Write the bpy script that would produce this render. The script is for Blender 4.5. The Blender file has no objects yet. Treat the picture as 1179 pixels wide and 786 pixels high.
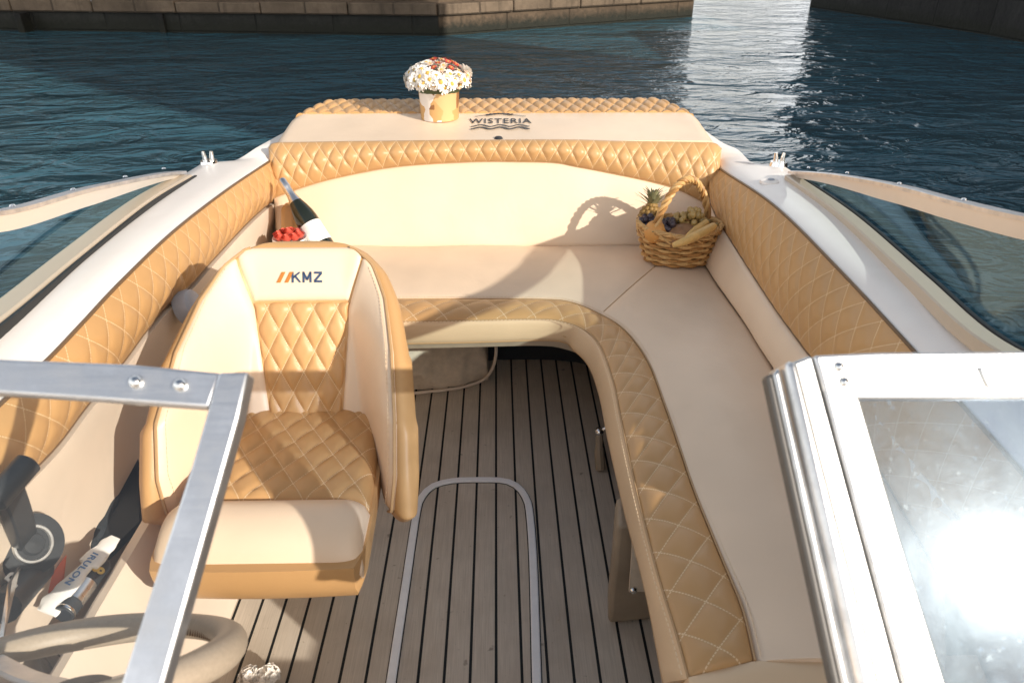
import bpy, math, random
import numpy as np
from mathutils import Vector, Matrix, noise
random.seed(7)
rng = np.random.default_rng(7)
R = math.radians
scene = bpy.context.scene
col = scene.collection

# ------------------------------------------------------------------ camera calibration (from the photograph, 1179 x 786)
W0, H0, F0 = 1179.0, 786.0, 850.0
CAMZ = 1.52
TH = math.atan(470.0/F0)
PSI = math.atan(18.5*math.cos(TH)/F0)
CAM = np.array([0.0, 0.0, CAMZ])
FWD = np.array([math.sin(PSI)*math.cos(TH), math.cos(PSI)*math.cos(TH), -math.sin(TH)])
RGT = np.array([math.cos(PSI), -math.sin(PSI), 0.0])
UPV = np.cross(RGT, FWD)

def ray(px, py):
    return FWD + RGT*((px-W0/2)/F0) - UPV*((py-H0/2)/F0)
def Pz(px, py, z):
    d = ray(px, py); return CAM + d*((z-CAMZ)/d[2])
def Py(px, py, y):
    d = ray(px, py); return CAM + d*(y/d[1])
def Px(px, py, x):
    d = ray(px, py); return CAM + d*(x/d[0])
def Pn(px, py, O, n):
    d = ray(px, py); O = np.asarray(O); n = np.asarray(n)
    return CAM + d*(np.dot(O-CAM, n)/np.dot(d, n))

# ------------------------------------------------------------------ small geometry kit
A = np.array
def unit(v):
    v = np.asarray(v, float); n = np.linalg.norm(v); return v/n if n > 1e-12 else v

def resample(pts, n, smooth=True):
    pts = np.asarray(pts, float)
    if smooth and len(pts) > 2:
        out = []
        q = np.vstack([2*pts[0]-pts[1], pts, 2*pts[-1]-pts[-2]])
        for i in range(1, len(q)-2):
            for t in np.linspace(0, 1, 12, endpoint=False):
                a, b, c, d = q[i-1], q[i], q[i+1], q[i+2]
                out.append(.5*((2*b)+(-a+c)*t+(2*a-5*b+4*c-d)*t*t+(-a+3*b-3*c+d)*t**3))
        out.append(pts[-1]); pts = np.array(out)
    L = np.r_[0, np.cumsum(np.linalg.norm(np.diff(pts, axis=0), axis=1))]
    s = np.linspace(0, L[-1], n)
    return np.stack([np.interp(s, L, pts[:, k]) for k in range(pts.shape[1])], 1)

class MB:
    def __init__(s):
        s.v = []; s.f = []; s.uv = []; s.mi = []
    def add(s, V, F, uv=None, mi=0):
        o = len(s.v)
        s.v.extend([tuple(map(float, p)) for p in V])
        for f in F:
            s.f.append(tuple(i+o for i in f)); s.mi.append(mi)
        s.uv.extend([tuple(map(float, p)) for p in uv] if uv is not None else [(0.0, 0.0)]*len(V))
        return s
    def grid(s, G, uv=None, mi=0, closeu=False, closev=False):
        n, m, _ = G.shape
        F = []
        for i in range(n if closeu else n-1):
            for j in range(m if closev else m-1):
                a, b = i, (i+1) % n; c, d = j, (j+1) % m
                F.append((a*m+c, b*m+c, b*m+d, a*m+d))
        return s.add(G.reshape(-1, 3), F, None if uv is None else uv.reshape(-1, 2), mi)
    def shell(s, G, B, uv=None, mi=0):
        """front grid G, back grid B (same shape), closed round the border"""
        n, m, _ = G.shape
        s.grid(G, uv, mi)
        N = n*m
        idx = [(i, 0) for i in range(n)]+[(n-1, j) for j in range(1, m)]+[(i, m-1) for i in range(n-2, -1, -1)]+[(0, j) for j in range(m-2, 0, -1)]
        o = len(s.v)-N
        s.v.extend([tuple(map(float, p)) for p in B.reshape(-1, 3)])
        s.uv.extend([(0.0, 0.0)]*N if uv is None else [tuple(map(float, p)) for p in uv.reshape(-1, 2)])
        for i in range(n-1):
            for j in range(m-1):
                s.f.append((o+N+i*m+j, o+N+i*m+j+1, o+N+(i+1)*m+j+1, o+N+(i+1)*m+j)); s.mi.append(mi)
        for k in range(len(idx)):
            a = idx[k]; b = idx[(k+1) % len(idx)]
            ia = o+a[0]*m+a[1]; ib = o+b[0]*m+b[1]
            s.f.append((ib, ia, ia+N, ib+N)); s.mi.append(mi)
        return s
    def box(s, lo, hi, mi=0):
        x0, y0, z0 = lo; x1, y1, z1 = hi
        V = [(x0, y0, z0), (x1, y0, z0), (x1, y1, z0), (x0, y1, z0), (x0, y0, z1), (x1, y0, z1), (x1, y1, z1), (x0, y1, z1)]
        return s.add(V, [(3, 2, 1, 0), (4, 5, 6, 7), (0, 1, 5, 4), (1, 2, 6, 5), (2, 3, 7, 6), (3, 0, 4, 7)], None, mi)
    def prism(s, poly, vec, mi=0):
        poly = np.asarray(poly, float); vec = np.asarray(vec, float); n = len(poly)
        V = np.vstack([poly, poly+vec])
        F = [tuple(range(n)), tuple(range(2*n-1, n-1, -1))]
        F += [(i, i+n, (i+1) % n+n, (i+1) % n) for i in range(n)]
        return s.add(V, F, None, mi)
    def tube(s, path, r, nseg=10, mi=0, closed=False, caps=True, up=None, prof=None):
        """sweep a round (or prof: list of (a,b)) section along a path"""
        path = np.asarray(path, float); n = len(path)
        rr = np.full(n, r) if np.isscalar(r) else np.asarray(r, float)
        T = np.zeros_like(path)
        for i in range(n):
            a = path[(i-1) % n] if closed or i > 0 else path[i]
            b = path[(i+1) % n] if closed or i < n-1 else path[i]
            T[i] = unit(b-a)
        if up is None:
            u = A([0, 0, 1.0]) if abs(T[0][2]) < .9 else A([1.0, 0, 0])
        else:
            u = A(up, float)
        G = []
        for i in range(n):
            if up is not None: u = A(up, float)
            u = unit(u-T[i]*np.dot(u, T[i])); w = np.cross(T[i], u)
            if prof is None:
                G.append([path[i]+rr[i]*(math.cos(a)*u+math.sin(a)*w) for a in np.linspace(0, 2*math.pi, nseg, endpoint=False)])
            else:
                G.append([path[i]+rr[i]*(b*u+a*w) for a, b in prof])
        G = np.array(G)
        o = len(s.v)
        s.grid(G, None, mi, closeu=closed, closev=True)
        if caps and not closed:
            k = G.shape[1]
            s.f.append(tuple(o+j for j in range(k))); s.mi.append(mi)
            s.f.append(tuple(o+(n-1)*k+j for j in range(k-1, -1, -1))); s.mi.append(mi)
        return s
    def lathe(s, prof, n=24, c=(0, 0, 0), M=None, mi=0, wob=0.0):
        G = np.array([[[r*math.cos(a), r*math.sin(a), z] for r, z in prof] for a in np.linspace(0, 2*math.pi, n, endpoint=False)])
        if wob: G *= 1+wob*rng.normal(size=(n, len(prof), 1))
        if M is not None: G = G @ np.asarray(M).T
        return s.grid(G+A(c), None, mi, closeu=True)
    def sphere(s, c, r, n=10, mi=0, M=None):
        r = np.broadcast_to(np.asarray(r, float), (3,))
        G = np.array([[[math.cos(a)*math.sin(b), math.sin(a)*math.sin(b), math.cos(b)] for b in np.linspace(.001, math.pi-.001, n)] for a in np.linspace(0, 2*math.pi, n+4, endpoint=False)])*r
        if M is not None: G = G @ np.asarray(M).T
        return s.grid(G+A(c), None, mi, closeu=True)
    def build(s, name, mats, parent=None, smooth=True, bevel=0, sub=0, angle=40, seg=2):
        me = bpy.data.meshes.new(name)
        me.from_pydata(s.v, [], s.f)
        uvl = me.uv_layers.new(name='uv')
        li = np.zeros(len(me.loops), dtype=np.int32); me.loops.foreach_get('vertex_index', li)
        uvl.data.foreach_set('uv', np.asarray(s.uv, dtype=np.float32)[li].ravel())
        for m in (mats if isinstance(mats, (list, tuple)) else [mats]): me.materials.append(m)
        me.polygons.foreach_set('material_index', np.asarray(s.mi, dtype=np.int32))
        me.update()
        import bmesh
        bm = bmesh.new(); bm.from_mesh(me)
        bmesh.ops.recalc_face_normals(bm, faces=bm.faces); bm.to_mesh(me); bm.free()
        if smooth:
            me.polygons.foreach_set('use_smooth', np.ones(len(me.polygons), dtype=bool))
            try: me.set_sharp_from_angle(angle=R(angle))
            except Exception: pass
        o = bpy.data.objects.new(name, me); col.objects.link(o)
        if bevel:
            b = o.modifiers.new('bevel', 'BEVEL'); b.width = bevel; b.segments = seg; b.limit_method = 'ANGLE'; b.angle_limit = R(35)
            b.harden_normals = False
        if sub:
            d = o.modifiers.new('sub', 'SUBSURF'); d.levels = sub; d.render_levels = sub
        if parent is not None:
            put(o, parent)
        return o

def put(o, parent):
    """parent without moving: meshes are built in world coordinates, things sit at their base"""
    o.parent = parent
    o.matrix_parent_inverse = Matrix.Translation(-Vector(world_loc(parent)))
def world_loc(p):
    v = Vector(p.location)
    if p.parent is not None: v = Vector((0, 0, 0)) if p.type == 'MESH' else v
    return v

def tag(o, label=None, cat=None, group=None, kind=None):
    if label: o['label'] = label
    if cat: o['category'] = cat
    if group: o['group'] = group
    if kind: o['kind'] = kind
    return o
def thing(name, loc, label, cat, group=None):
    o = bpy.data.objects.new(name, None); col.objects.link(o); o.location = tuple(map(float, loc))
    o.empty_display_size = .05
    return tag(o, label, cat, group)

def normals(G, toward):
    du = np.gradient(G, axis=0); dv = np.gradient(G, axis=1)
    N = np.cross(du, dv); N /= np.maximum(np.linalg.norm(N, axis=2, keepdims=True), 1e-9)
    sgn = np.sign(np.sum(N*(np.asarray(toward)-G), axis=2).mean())
    return N*(sgn if sgn else 1)

def quilt_h(a, b, wa, wb, p=3.2):
    s = a/wa+b/wb; t = a/wa-b/wb
    ds = np.abs(s-np.round(s)); dt = np.abs(t-np.round(t))
    return (1-(1-2*ds)**p)*(1-(1-2*dt)**p)

def loft(PA, PB, n, m, toward, bulge=0.0, bp=.5, quilt=None, bump=0.0, smooth=True, wrinkle=0.0, ends=True):
    """surface between two traced lines; bulge rounds it, quilt=(wa,wb,amp) stitches diamonds. Returns grid, uv, normals"""
    a = resample(PA, n, smooth); b = resample(PB, n, smooth)
    t = np.linspace(0, 1, m)
    G = a[:, None, :]*(1-t)[None, :, None]+b[:, None, :]*t[None, :, None]
    N = normals(G, toward)
    prof = np.clip(np.sin(math.pi*t), 0, 1)**bp
    mid = G[:, m//2]
    L = np.r_[0, np.cumsum(np.linalg.norm(np.diff(mid, axis=0), axis=1))]
    wid = np.linalg.norm(a-b, axis=1)
    aa = np.repeat(L[:, None], m, 1); bb = (t[None, :]-.5)*wid[:, None]
    h = bulge*np.repeat(prof[None, :], n, 0)
    if ends and bulge:
        e = np.minimum(L, L[-1]-L)/max(bulge*1.6, 1e-6); e = np.clip(e, 0, 1); h = h*np.sqrt(1-(1-e)**2)[:, None]
    uv = np.stack([aa, bb], 2)
    if quilt:
        wa, wb, amp = quilt
        edge = (np.clip(np.minimum(t, 1-t)*wid.mean()/.045, 0, 1)**.8)[None, :]
        h = h+amp*quilt_h(aa, bb, wa, wb)*edge
        uv = np.stack([aa/wa, bb/wb], 2)
    if wrinkle:
        for i in range(n):
            for j in range(m):
                p = G[i, j]; h[i, j] += wrinkle*noise.noise(Vector((p[0]*7, p[1]*7, p[2]*7)))
    return G+N*h[..., None], uv, N

def pad(PA, PB, n, m, toward, thick, **k):
    G, uv, N = loft(PA, PB, n, m, toward, **k)
    a = resample(PA, n, k.get('smooth', True)); b = resample(PB, n, k.get('smooth', True)); t = np.linspace(0, 1, m)
    B = a[:, None, :]*(1-t)[None, :, None]+b[:, None, :]*t[None, :, None]
    return MB().shell(G, B-N*thick, uv)

def text_mesh(body, size, extrude=.0006, font_scale_x=1.0, bold=0.0):
    cu = bpy.data.curves.new('txt', 'FONT'); cu.body = body; cu.size = size; cu.align_x = 'CENTER'; cu.align_y = 'CENTER'
    cu.extrude = extrude; cu.offset = bold; cu.space_character = 1.12; cu.resolution_u = 3
    o = bpy.data.objects.new('txt', cu); col.objects.link(o)
    bpy.context.view_layer.update()
    dg = bpy.context.evaluated_depsgraph_get()
    me = bpy.data.meshes.new_from_object(o.evaluated_get(dg))
    import bmesh
    bm = bmesh.new(); bm.from_mesh(me); bmesh.ops.triangulate(bm, faces=bm.faces); bm.to_mesh(me); bm.free()
    V = np.array([v.co[:] for v in me.vertices]); F = [tuple(p.vertices) for p in me.polygons]
    bpy.data.objects.remove(o); bpy.data.curves.remove(cu); bpy.data.meshes.remove(me)
    V[:, 0] *= font_scale_x
    return V, F

# ------------------------------------------------------------------ materials
class NT:
    def __init__(s, name):
        s.m = bpy.data.materials.new(name); s.m.use_nodes = True
        s.t = s.m.node_tree; s.t.nodes.clear()
        s.out = s.n('ShaderNodeOutputMaterial')
    def n(s, typ, **k):
        x = s.t.nodes.new(typ)
        for a, b in k.items():
            if a.startswith('i_'):
                nm = a[2:]; x.inputs[int(nm) if nm.isdigit() else nm.replace('_', ' ')].default_value = b
            else: setattr(x, a, b)
        return x
    def l(s, a, b): s.t.links.new(a, b)
    def math(s, op, a, b=None, c=None):
        x = s.n('ShaderNodeMath', operation=op)
        for i, v in enumerate((a, b, c)):
            if v is None: continue
            if hasattr(v, 'links'): s.l(v, x.inputs[i])
            else: x.inputs[i].default_value = v
        return x.outputs[0]
    def mix(s, f, a, b, blend='MIX'):
        x = s.n('ShaderNodeMix', data_type='RGBA', blend_type=blend)
        for i, v in ((0, f), (6, a), (7, b)):
            if hasattr(v, 'links'): s.l(v, x.inputs[i])
            else: x.inputs[i].default_value = v if i == 0 else (*v[:3], 1)
        return x.outputs[2]
    def coord(s, out='Object'):
        return s.n('ShaderNodeTexCoord').outputs[out]
    def noise(s, vec, scale, detail=3, rough=.5, dist=0, out=0):
        x = s.n('ShaderNodeTexNoise'); x.inputs['Scale'].default_value = scale; x.inputs['Detail'].default_value = detail
        x.inputs['Roughness'].default_value = rough; x.inputs['Distortion'].default_value = dist
        s.l(vec, x.inputs['Vector']); return x.outputs[out]
    def ramp(s, f, a, b, c0=(0, 0, 0), c1=(1, 1, 1)):
        x = s.n('ShaderNodeValToRGB'); x.color_ramp.elements[0].position = a; x.color_ramp.elements[1].position = b
        x.color_ramp.elements[0].color = (*c0, 1); x.color_ramp.elements[1].color = (*c1, 1); s.l(f, x.inputs[0]); return x.outputs[0]
    def bump(s, h, strength=.3, dist=.002, normal=None):
        x = s.n('ShaderNodeBump'); x.inputs['Strength'].default_value = strength; x.inputs['Distance'].default_value = dist
        s.l(h, x.inputs['Height'])
        if normal is not None: s.l(normal, x.inputs['Normal'])
        return x.outputs[0]
    def bsdf(s, color, rough=.5, metal=0.0, normal=None, spec=.5, **k):
        x = s.n('ShaderNodeBsdfPrincipled')
        for nm, v in (('Base Color', color), ('Roughness', rough), ('Metallic', metal), ('Specular IOR Level', spec)):
            if hasattr(v, 'links'): s.l(v, x.inputs[nm])
            else: x.inputs[nm].default_value = (*v[:3], 1) if nm == 'Base Color' else v
        for nm, v in k.items(): x.inputs[nm.replace('_', ' ')].default_value = v
        if normal is not None: s.l(normal, x.inputs['Normal'])
        s.l(x.outputs[0], s.out.inputs[0]); return x

def vinyl(name, c, rough=.42, stitch=None, var=.06):
    t = NT(name); co = t.coord()
    big = t.noise(co, 2.3, 3); fine = t.noise(co, 420, 2); mid = t.noise(co, 26, 4, .6)
    dark = tuple(x*(1-2.2*var) for x in c); lite = tuple(min(1, x*(1+var)) for x in c)
    colr = t.mix(t.ramp(big, .3, .7), dark, lite)
    colr = t.mix(t.math('MULTIPLY', t.ramp(mid, .62, .8), .10), colr, tuple(x*.72 for x in c))
    wr = t.noise(co, 7, 3, .5, 1.6)
    nrm = t.bump(t.math('ADD', t.math('MULTIPLY_ADD', wr, 2.2, mid), t.math('MULTIPLY', fine, .30)), .35, .0016)
    if stitch:
        uv = t.n('ShaderNodeUVMap', uv_map='uv').outputs[0]
        sp = t.n('ShaderNodeSeparateXYZ'); t.l(uv, sp.inputs[0])
        u, v = sp.outputs[0], sp.outputs[1]
        s1 = t.math('ADD', u, v); s2 = t.math('SUBTRACT', u, v)
        def line(a, b):
            d = t.math('ABSOLUTE', t.math('SUBTRACT', a, t.math('ROUND', a)))
            on = t.math('LESS_THAN', d, .017)
            dash = t.math('GREATER_THAN', t.math('FRACT', t.math('MULTIPLY', b, 11.0)), .28)
            return t.math('MULTIPLY', on, dash)
        mask = t.math('MAXIMUM', line(s1, s2), line(s2, s1))
        colr = t.mix(t.math('MULTIPLY', mask, .8), colr, stitch)
        nrm = t.bump(mask, .5, .0012, nrm)
    t.bsdf(colr, t.math('MULTIPLY_ADD', mid, .2, rough-.1), 0, nrm, .45)
    return t.m

CREAM = (.83, .625, .45); TAN = (.57, .315, .135)
M = {}
M['cream'] = vinyl('cream_vinyl', CREAM)
M['tan'] = vinyl('tan_vinyl', TAN)
M['quilt'] = vinyl('tan_quilted_vinyl', TAN, stitch=(.86, .64, .40))
M['nosing'] = vinyl('light_tan_vinyl', (.76, .53, .33))
M['piping'] = vinyl('dark_piping', (.16, .09, .045), var=.03)
M['thread'] = vinyl('seam_thread', (.50, .30, .15), var=.03)
M['topstitch'] = vinyl('pale_topstitch_thread', (.80, .60, .40), var=.03)
M['liner'] = vinyl('cream_liner', (.74, .60, .48), .5)

def gelcoat():
    t = NT('white_gelcoat'); co = t.coord()
    d = t.noise(co, 9, 5, .6); sp = t.noise(co, 160, 2)
    c = t.mix(t.ramp(d, .45, .85), (.90, .82, .75), (.86, .77, .70))
    c = t.mix(t.math('MULTIPLY', t.ramp(sp, .74, .79), .25), c, (.45, .38, .31))
    t.bsdf(c, t.math('MULTIPLY_ADD', d, .12, .30), 0, t.bump(d, .04, .002), .5); return t.m
M['gelcoat'] = gelcoat()

def plain(name, c, rough=.5, metal=0., nscale=30, var=.15, bump=.15, spec=.5):
    t = NT(name); co = t.coord(); d = t.noise(co, nscale, 4, .6)
    cc = t.mix(d, tuple(x*(1-var) for x in c), tuple(min(1, x*(1+var)) for x in c))
    t.bsdf(cc, t.math('MULTIPLY_ADD', d, .2, max(.02, rough-.1)), metal, t.bump(d, bump, .001), spec); return t.m
def alu(name, c, rough, vec=(1, 1, 40)):
    t = NT(name); co = t.coord()
    mp = t.n('ShaderNodeMapping'); mp.inputs['Scale'].default_value = vec; t.l(co, mp.inputs[0])
    s = t.noise(mp.outputs[0], 14, 4, .6); d = t.noise(co, 22, 5, .65)
    cc = t.mix(t.ramp(d, .35, .75), c, tuple(x*.72 for x in c))
    r = t.math('ADD', t.math('MULTIPLY_ADD', s, .16, rough-.08), t.math('MULTIPLY', t.ramp(d, .5, .8), .18))
    t.bsdf(cc, r, 1.0, t.bump(t.math('ADD', t.math('MULTIPLY', s, .4), d), .06, .001)); return t.m
M['alu'] = alu('brushed_aluminium', (.80, .80, .81), .40)
M['alu_side'] = alu('weathered_aluminium', (.74, .73, .71), .42)
M['alu_white'] = alu('pale_anodised_aluminium', (.86, .84, .82), .42)
M['satin'] = plain('satin_anodised_rail', (.76, .70, .63), .34, .55, 30, .05, .03)
M['sill'] = plain('beige_window_sill', (.60, .48, .36), .4, .1, 30, .06, .03)
M['chrome'] = plain('polished_steel', (.80, .79, .77), .15, 1.0, 40, .08, .02)
M['gasket'] = plain('brown_grey_gasket', (.13, .115, .10), .5, 0, 40, .2)
M['rubber'] = plain('black_rubber', (.02, .02, .02), .55)
M['plastic'] = plain('black_plastic', (.035, .037, .04), .42, 0, 60, .25, .05)
M['trim'] = plain('pale_grey_trim', (.90, .89, .88), .4, .0, 25, .10, .1)
M['steel_grey'] = plain('grey_plastic', (.36, .39, .44), .4, 0, 50)
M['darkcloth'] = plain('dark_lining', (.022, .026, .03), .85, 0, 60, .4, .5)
M['wheel'] = plain('grey_leather', (.38, .30, .225), .5, 0, 180, .18, .35)
M['white'] = plain('white_paper', (.82, .79, .75), .55, 0, 20, .06)
M['silver'] = plain('silver_foil', (.78, .77, .76), .3, 1.0, 60, .1, .4)
M['gold'] = plain('gold_print', (.66, .42, .10), .4, 0.3)
M['navy'] = plain('navy_thread', (.025, .06, .13), .6)
M['orange_thread'] = plain('rust_thread', (.50, .17, .03), .6)
M['ink'] = plain('black_print', (.025, .025, .028), .55)
M['blue_ink'] = plain('blue_print', (.10, .22, .42), .5)
M['red'] = plain('coral_petals', (.78, .12, .08), .6, 0, 80, .3)
M['red_wrap'] = plain('orange_red_wrapper', (.78, .16, .07), .45, 0, 30, .15)
M['blue'] = plain('blue_plastic', (.05, .16, .42), .4)
M['bag'] = plain('beige_canvas', (.62, .50, .38), .8, 0, 45, .25, .8)
M['greybag'] = plain('grey_storage_vinyl', (.33, .25, .175), .6, 0, 14, .25, .3)
M['petal'] = plain('white_petals', (.86, .80, .73), .6, 0, 60, .08)
M['blush'] = plain('blush_petals', (.80, .56, .42), .6, 0, 60, .2)
M['yolk'] = plain('yellow_flower_centre', (.62, .38, .08), .7, 0, 200, .3, .6)
M['leaf'] = plain('dark_leaf', (.05, .075, .03), .6, 0, 30, .35)
M['leaf_light'] = plain('bouquet_leaf', (.10, .14, .05), .55, 0, 30, .35)
M['wicker'] = plain('honey_wicker', (.40, .19, .06), .55, 0, 55, .55, .5)
M['wickerlight'] = plain('pale_wicker', (.60, .35, .14), .5, 0, 55, .4, .5)
M['orange'] = plain('orange_peel', (.64, .29, .08), .45, 0, 220, .1, .8)
M['banana'] = plain('banana_peel', (.66, .40, .14), .5, 0, 34, .45)
M['darkgrape'] = plain('dark_grape', (.05, .035, .045), .3, 0, 60, .4)
M['palegrape'] = plain('pale_grape', (.38, .25, .09), .22, 0, 40, .45)
M['mango'] = plain('brown_mottled_skin', (.26, .13, .06), .45, 0, 34, .6, .3)
M['pineapple'] = plain('pineapple_skin', (.30, .17, .05), .6, 0, 60, .5, .7)
M['crown'] = plain('pineapple_leaf', (.30, .28, .15), .5, 0, 30, .4)
M['bottle'] = plain('dark_bottle_glass', (.012, .016, .010), .08, 0, 4, .1, 0., .8)
M['stem'] = plain('stem', (.22, .16, .06), .7)

def glass(name, refl=1.0, tint=(.92, .96, .96), dust_haze=0.0, rough=.02, gcol=(1, 1, 1)):
    t = NT(name)
    lw = t.n('ShaderNodeLayerWeight'); fres = t.math('MULTIPLY_ADD', t.math('POWER', lw.outputs['Facing'], 5.0), .92, .05)
    tr = t.n('ShaderNodeBsdfTransparent'); tr.inputs[0].default_value = (*tint, 1)
    gl = t.n('ShaderNodeBsdfGlossy'); gl.inputs['Roughness'].default_value = rough; gl.inputs[0].default_value = (*gcol, 1)
    mx = t.n('ShaderNodeMixShader'); t.l(t.math('MULTIPLY', fres, refl), mx.inputs[0]); t.l(tr.outputs[0], mx.inputs[1]); t.l(gl.outputs[0], mx.inputs[2])
    last = mx.outputs[0]
    if dust_haze:  # dust blotches, tinted blue-grey to paint in the milky sky reflection
        co = t.coord(); d = t.noise(co, 16, 5, .65, .6); e = t.noise(co, 130, 3, .6); g = t.noise(co, 5, 3)
        spots = t.ramp(e, .60, .70)
        f = t.math('MULTIPLY_ADD', t.ramp(t.math('ADD', t.math('MULTIPLY', d, .6), t.math('MULTIPLY', g, .4)), .38, .62), .22, .08)
        f = t.math('MULTIPLY', t.math('MAXIMUM', f, t.math('MULTIPLY', spots, .45)), dust_haze)
        df = t.n('ShaderNodeBsdfDiffuse'); df.inputs[0].default_value = (.30, .38, .43, 1)
        g2 = t.n('ShaderNodeBsdfGlossy'); g2.inputs['Roughness'].default_value = .30; g2.inputs[0].default_value = (.055, .066, .072, 1)
        t.l(t.bump(t.math('ADD', d, t.math('MULTIPLY', e, .2)), .05, .004), g2.inputs['Normal'])
        m1 = t.n('ShaderNodeMixShader'); m1.inputs[0].default_value = .62; t.l(df.outputs[0], m1.inputs[1]); t.l(g2.outputs[0], m1.inputs[2])
        m2 = t.n('ShaderNodeMixShader'); t.l(f, m2.inputs[0]); t.l(last, m2.inputs[1]); t.l(m1.outputs[0], m2.inputs[2]); last = m2.outputs[0]
    t.l(last, t.out.inputs[0]); return t.m
M['glass'] = glass('window_glass', 1.3, (.82, .91, .94), gcol=(.46, .68, .80))
M['clear'] = glass('clear_windscreen_glass', .6, (.97, .98, .97))
M['dusty_hazed'] = glass('dusty_hazed_glass', .8, (.74, .82, .93), dust_haze=1.0, gcol=(.80, .92, 1.0), rough=.07)
M['flute'] = glass('drinking_glass', 1.5, (.93, .93, .92))

PX0 = float(Pz(571.2, 660, 0)[0]); PLANK = .0607
def planks():
    t = NT('grey_brown_decking'); co = t.coord()
    sp = t.n('ShaderNodeSeparateXYZ'); t.l(co, sp.inputs[0])
    x = t.math('DIVIDE', t.math('SUBTRACT', sp.outputs[0], PX0), PLANK)
    d = t.math('ABSOLUTE', t.math('SUBTRACT', x, t.math('ROUND', x)))
    seam = t.math('LESS_THAN', d, .058)
    idx = t.math('FLOOR', x)
    mp = t.n('ShaderNodeMapping'); mp.inputs['Scale'].default_value = (60, 1.6, 1); t.l(co, mp.inputs[0])
    grain = t.noise(mp.outputs[0], 5, 5, .65); bl = t.noise(co, 7, 5, .65); fine = t.noise(co, 260, 2)
    wn = t.n('ShaderNodeTexWhiteNoise', noise_dimensions='1D'); t.l(idx, wn.inputs['W'])
    c = t.mix(t.ramp(grain, .3, .7), (.50, .42, .335), (.68, .585, .48))
    c = t.mix(t.math('MULTIPLY', t.ramp(bl, .5, .8), .45), c, (.42, .34, .265))
    c = t.mix(t.math('MULTIPLY', wn.outputs[0], .25), c, (.46, .38, .31))
    st = t.noise(co, 26, 3, .5); c = t.mix(t.math('MULTIPLY', t.ramp(st, .69, .75), .5), c, (.07, .05, .035))
    gr = t.noise(co, 95, 3, .6); c = t.mix(t.math('MULTIPLY', t.ramp(gr, .66, .74), .45), c, (.16, .12, .085))
    lo_ = t.noise(co, 2.2, 4, .6); c = t.mix(t.math('MULTIPLY', t.ramp(lo_, .48, .66), .35), c, (.33, .265, .20))
    c = t.mix(seam, c, (.008, .009, .009))
    h = t.math('SUBTRACT', t.math('ADD', t.math('MULTIPLY', grain, .25), t.math('MULTIPLY', fine, .2)), seam)
    t.bsdf(c, t.math('MULTIPLY_ADD', bl, .3, .48), 0, t.bump(h, .5, .002), .35); return t.m
M['planks'] = planks()

def water():
    t = NT('harbour_water'); co = t.coord()
    mp = t.n('ShaderNodeMapping'); mp.inputs['Scale'].default_value = (.62, 1.0, 1); mp.inputs['Rotation'].default_value = (0, 0, R(-14)); t.l(co, mp.inputs[0])
    a = t.noise(mp.outputs[0], .8, 2, .5, .5); b = t.noise(mp.outputs[0], 2.9, 3, .55, 1.1); c = t.noise(mp.outputs[0], 15, 3, .6, .5)
    h = t.math('ADD', t.math('ADD', t.math('MULTIPLY', a, 2.2), t.math('MULTIPLY', b, 1.0)), t.math('MULTIPLY', c, .05))
    n = t.bump(h, 1.0, .125)
    col_ = t.mix(a, (.018, .064, .088), (.040, .120, .150))
    t.bsdf(col_, .07, 0, n, .5, IOR=1.33, Specular_Tint=(.50, .80, 1.0, 1)); return t.m
M['water'] = water()

def stone(name, c, wet=True, z0=-.15, rows=.62, cols=1.5):
    t = NT(name); co = t.coord('UV')
    br = t.n('ShaderNodeTexBrick'); br.inputs['Scale'].default_value = 1; br.inputs['Brick Width'].default_value = cols; br.inputs['Row Height'].default_value = rows
    br.inputs['Mortar Size'].default_value = .022; br.inputs['Mortar Smooth'].default_value = .6
    br.inputs['Color1'].default_value = (*c, 1); br.inputs['Color2'].default_value = (*[x*.68 for x in c], 1); br.inputs['Mortar'].default_value = (*[x*.3 for x in c], 1)
    t.l(co, br.inputs[0])
    o = t.coord(); n1 = t.noise(o, 1.2, 6, .65); n2 = t.noise(o, 12, 5, .65)
    cc = t.mix(t.ramp(n1, .35, .75), br.outputs[0], tuple(x*.35 for x in c))
    cc = t.mix(t.math('MULTIPLY', t.ramp(n2, .4, .75), .6), cc, tuple(x*.5 for x in c))
    mp = t.n('ShaderNodeMapping'); mp.inputs['Scale'].default_value = (5, 5, .35); t.l(o, mp.inputs[0])
    st = t.noise(mp.outputs[0], 1.6, 4, .6); cc = t.mix(t.math('MULTIPLY', t.ramp(st, .55, .7), .55), cc, tuple(x*.25 for x in c))
    if wet:
        sp = t.n('ShaderNodeSeparateXYZ'); t.l(o, sp.inputs[0])
        w = t.math('ADD', sp.outputs[2], t.math('MULTIPLY', n2, -.25))
        cc = t.mix(t.ramp(t.math('SUBTRACT', w, z0), -.12, .16, (1, 1, 1), (0, 0, 0)), cc, (.018, .018, .012))
    h = t.math('ADD', br.outputs['Fac'], t.math('MULTIPLY', n2, -.8))
    t.bsdf(cc, .75, 0, t.bump(h, .8, -.03), .3); return t.m
M['quay'] = stone('brown_quay_stone', (.15, .10, .064))
M['quay_shaded'] = stone('shaded_quay_stone', (.040, .038, .032))  # quay stone darkened so its colour carries the shade on the left face
M['coping'] = stone('coping_stone', (.22, .155, .105), False, rows=3, cols=1.7)
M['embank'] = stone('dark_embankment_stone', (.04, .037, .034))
M['facade'] = stone('facade_render', (.25, .20, .16), False, rows=.5, cols=1.2)

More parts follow.
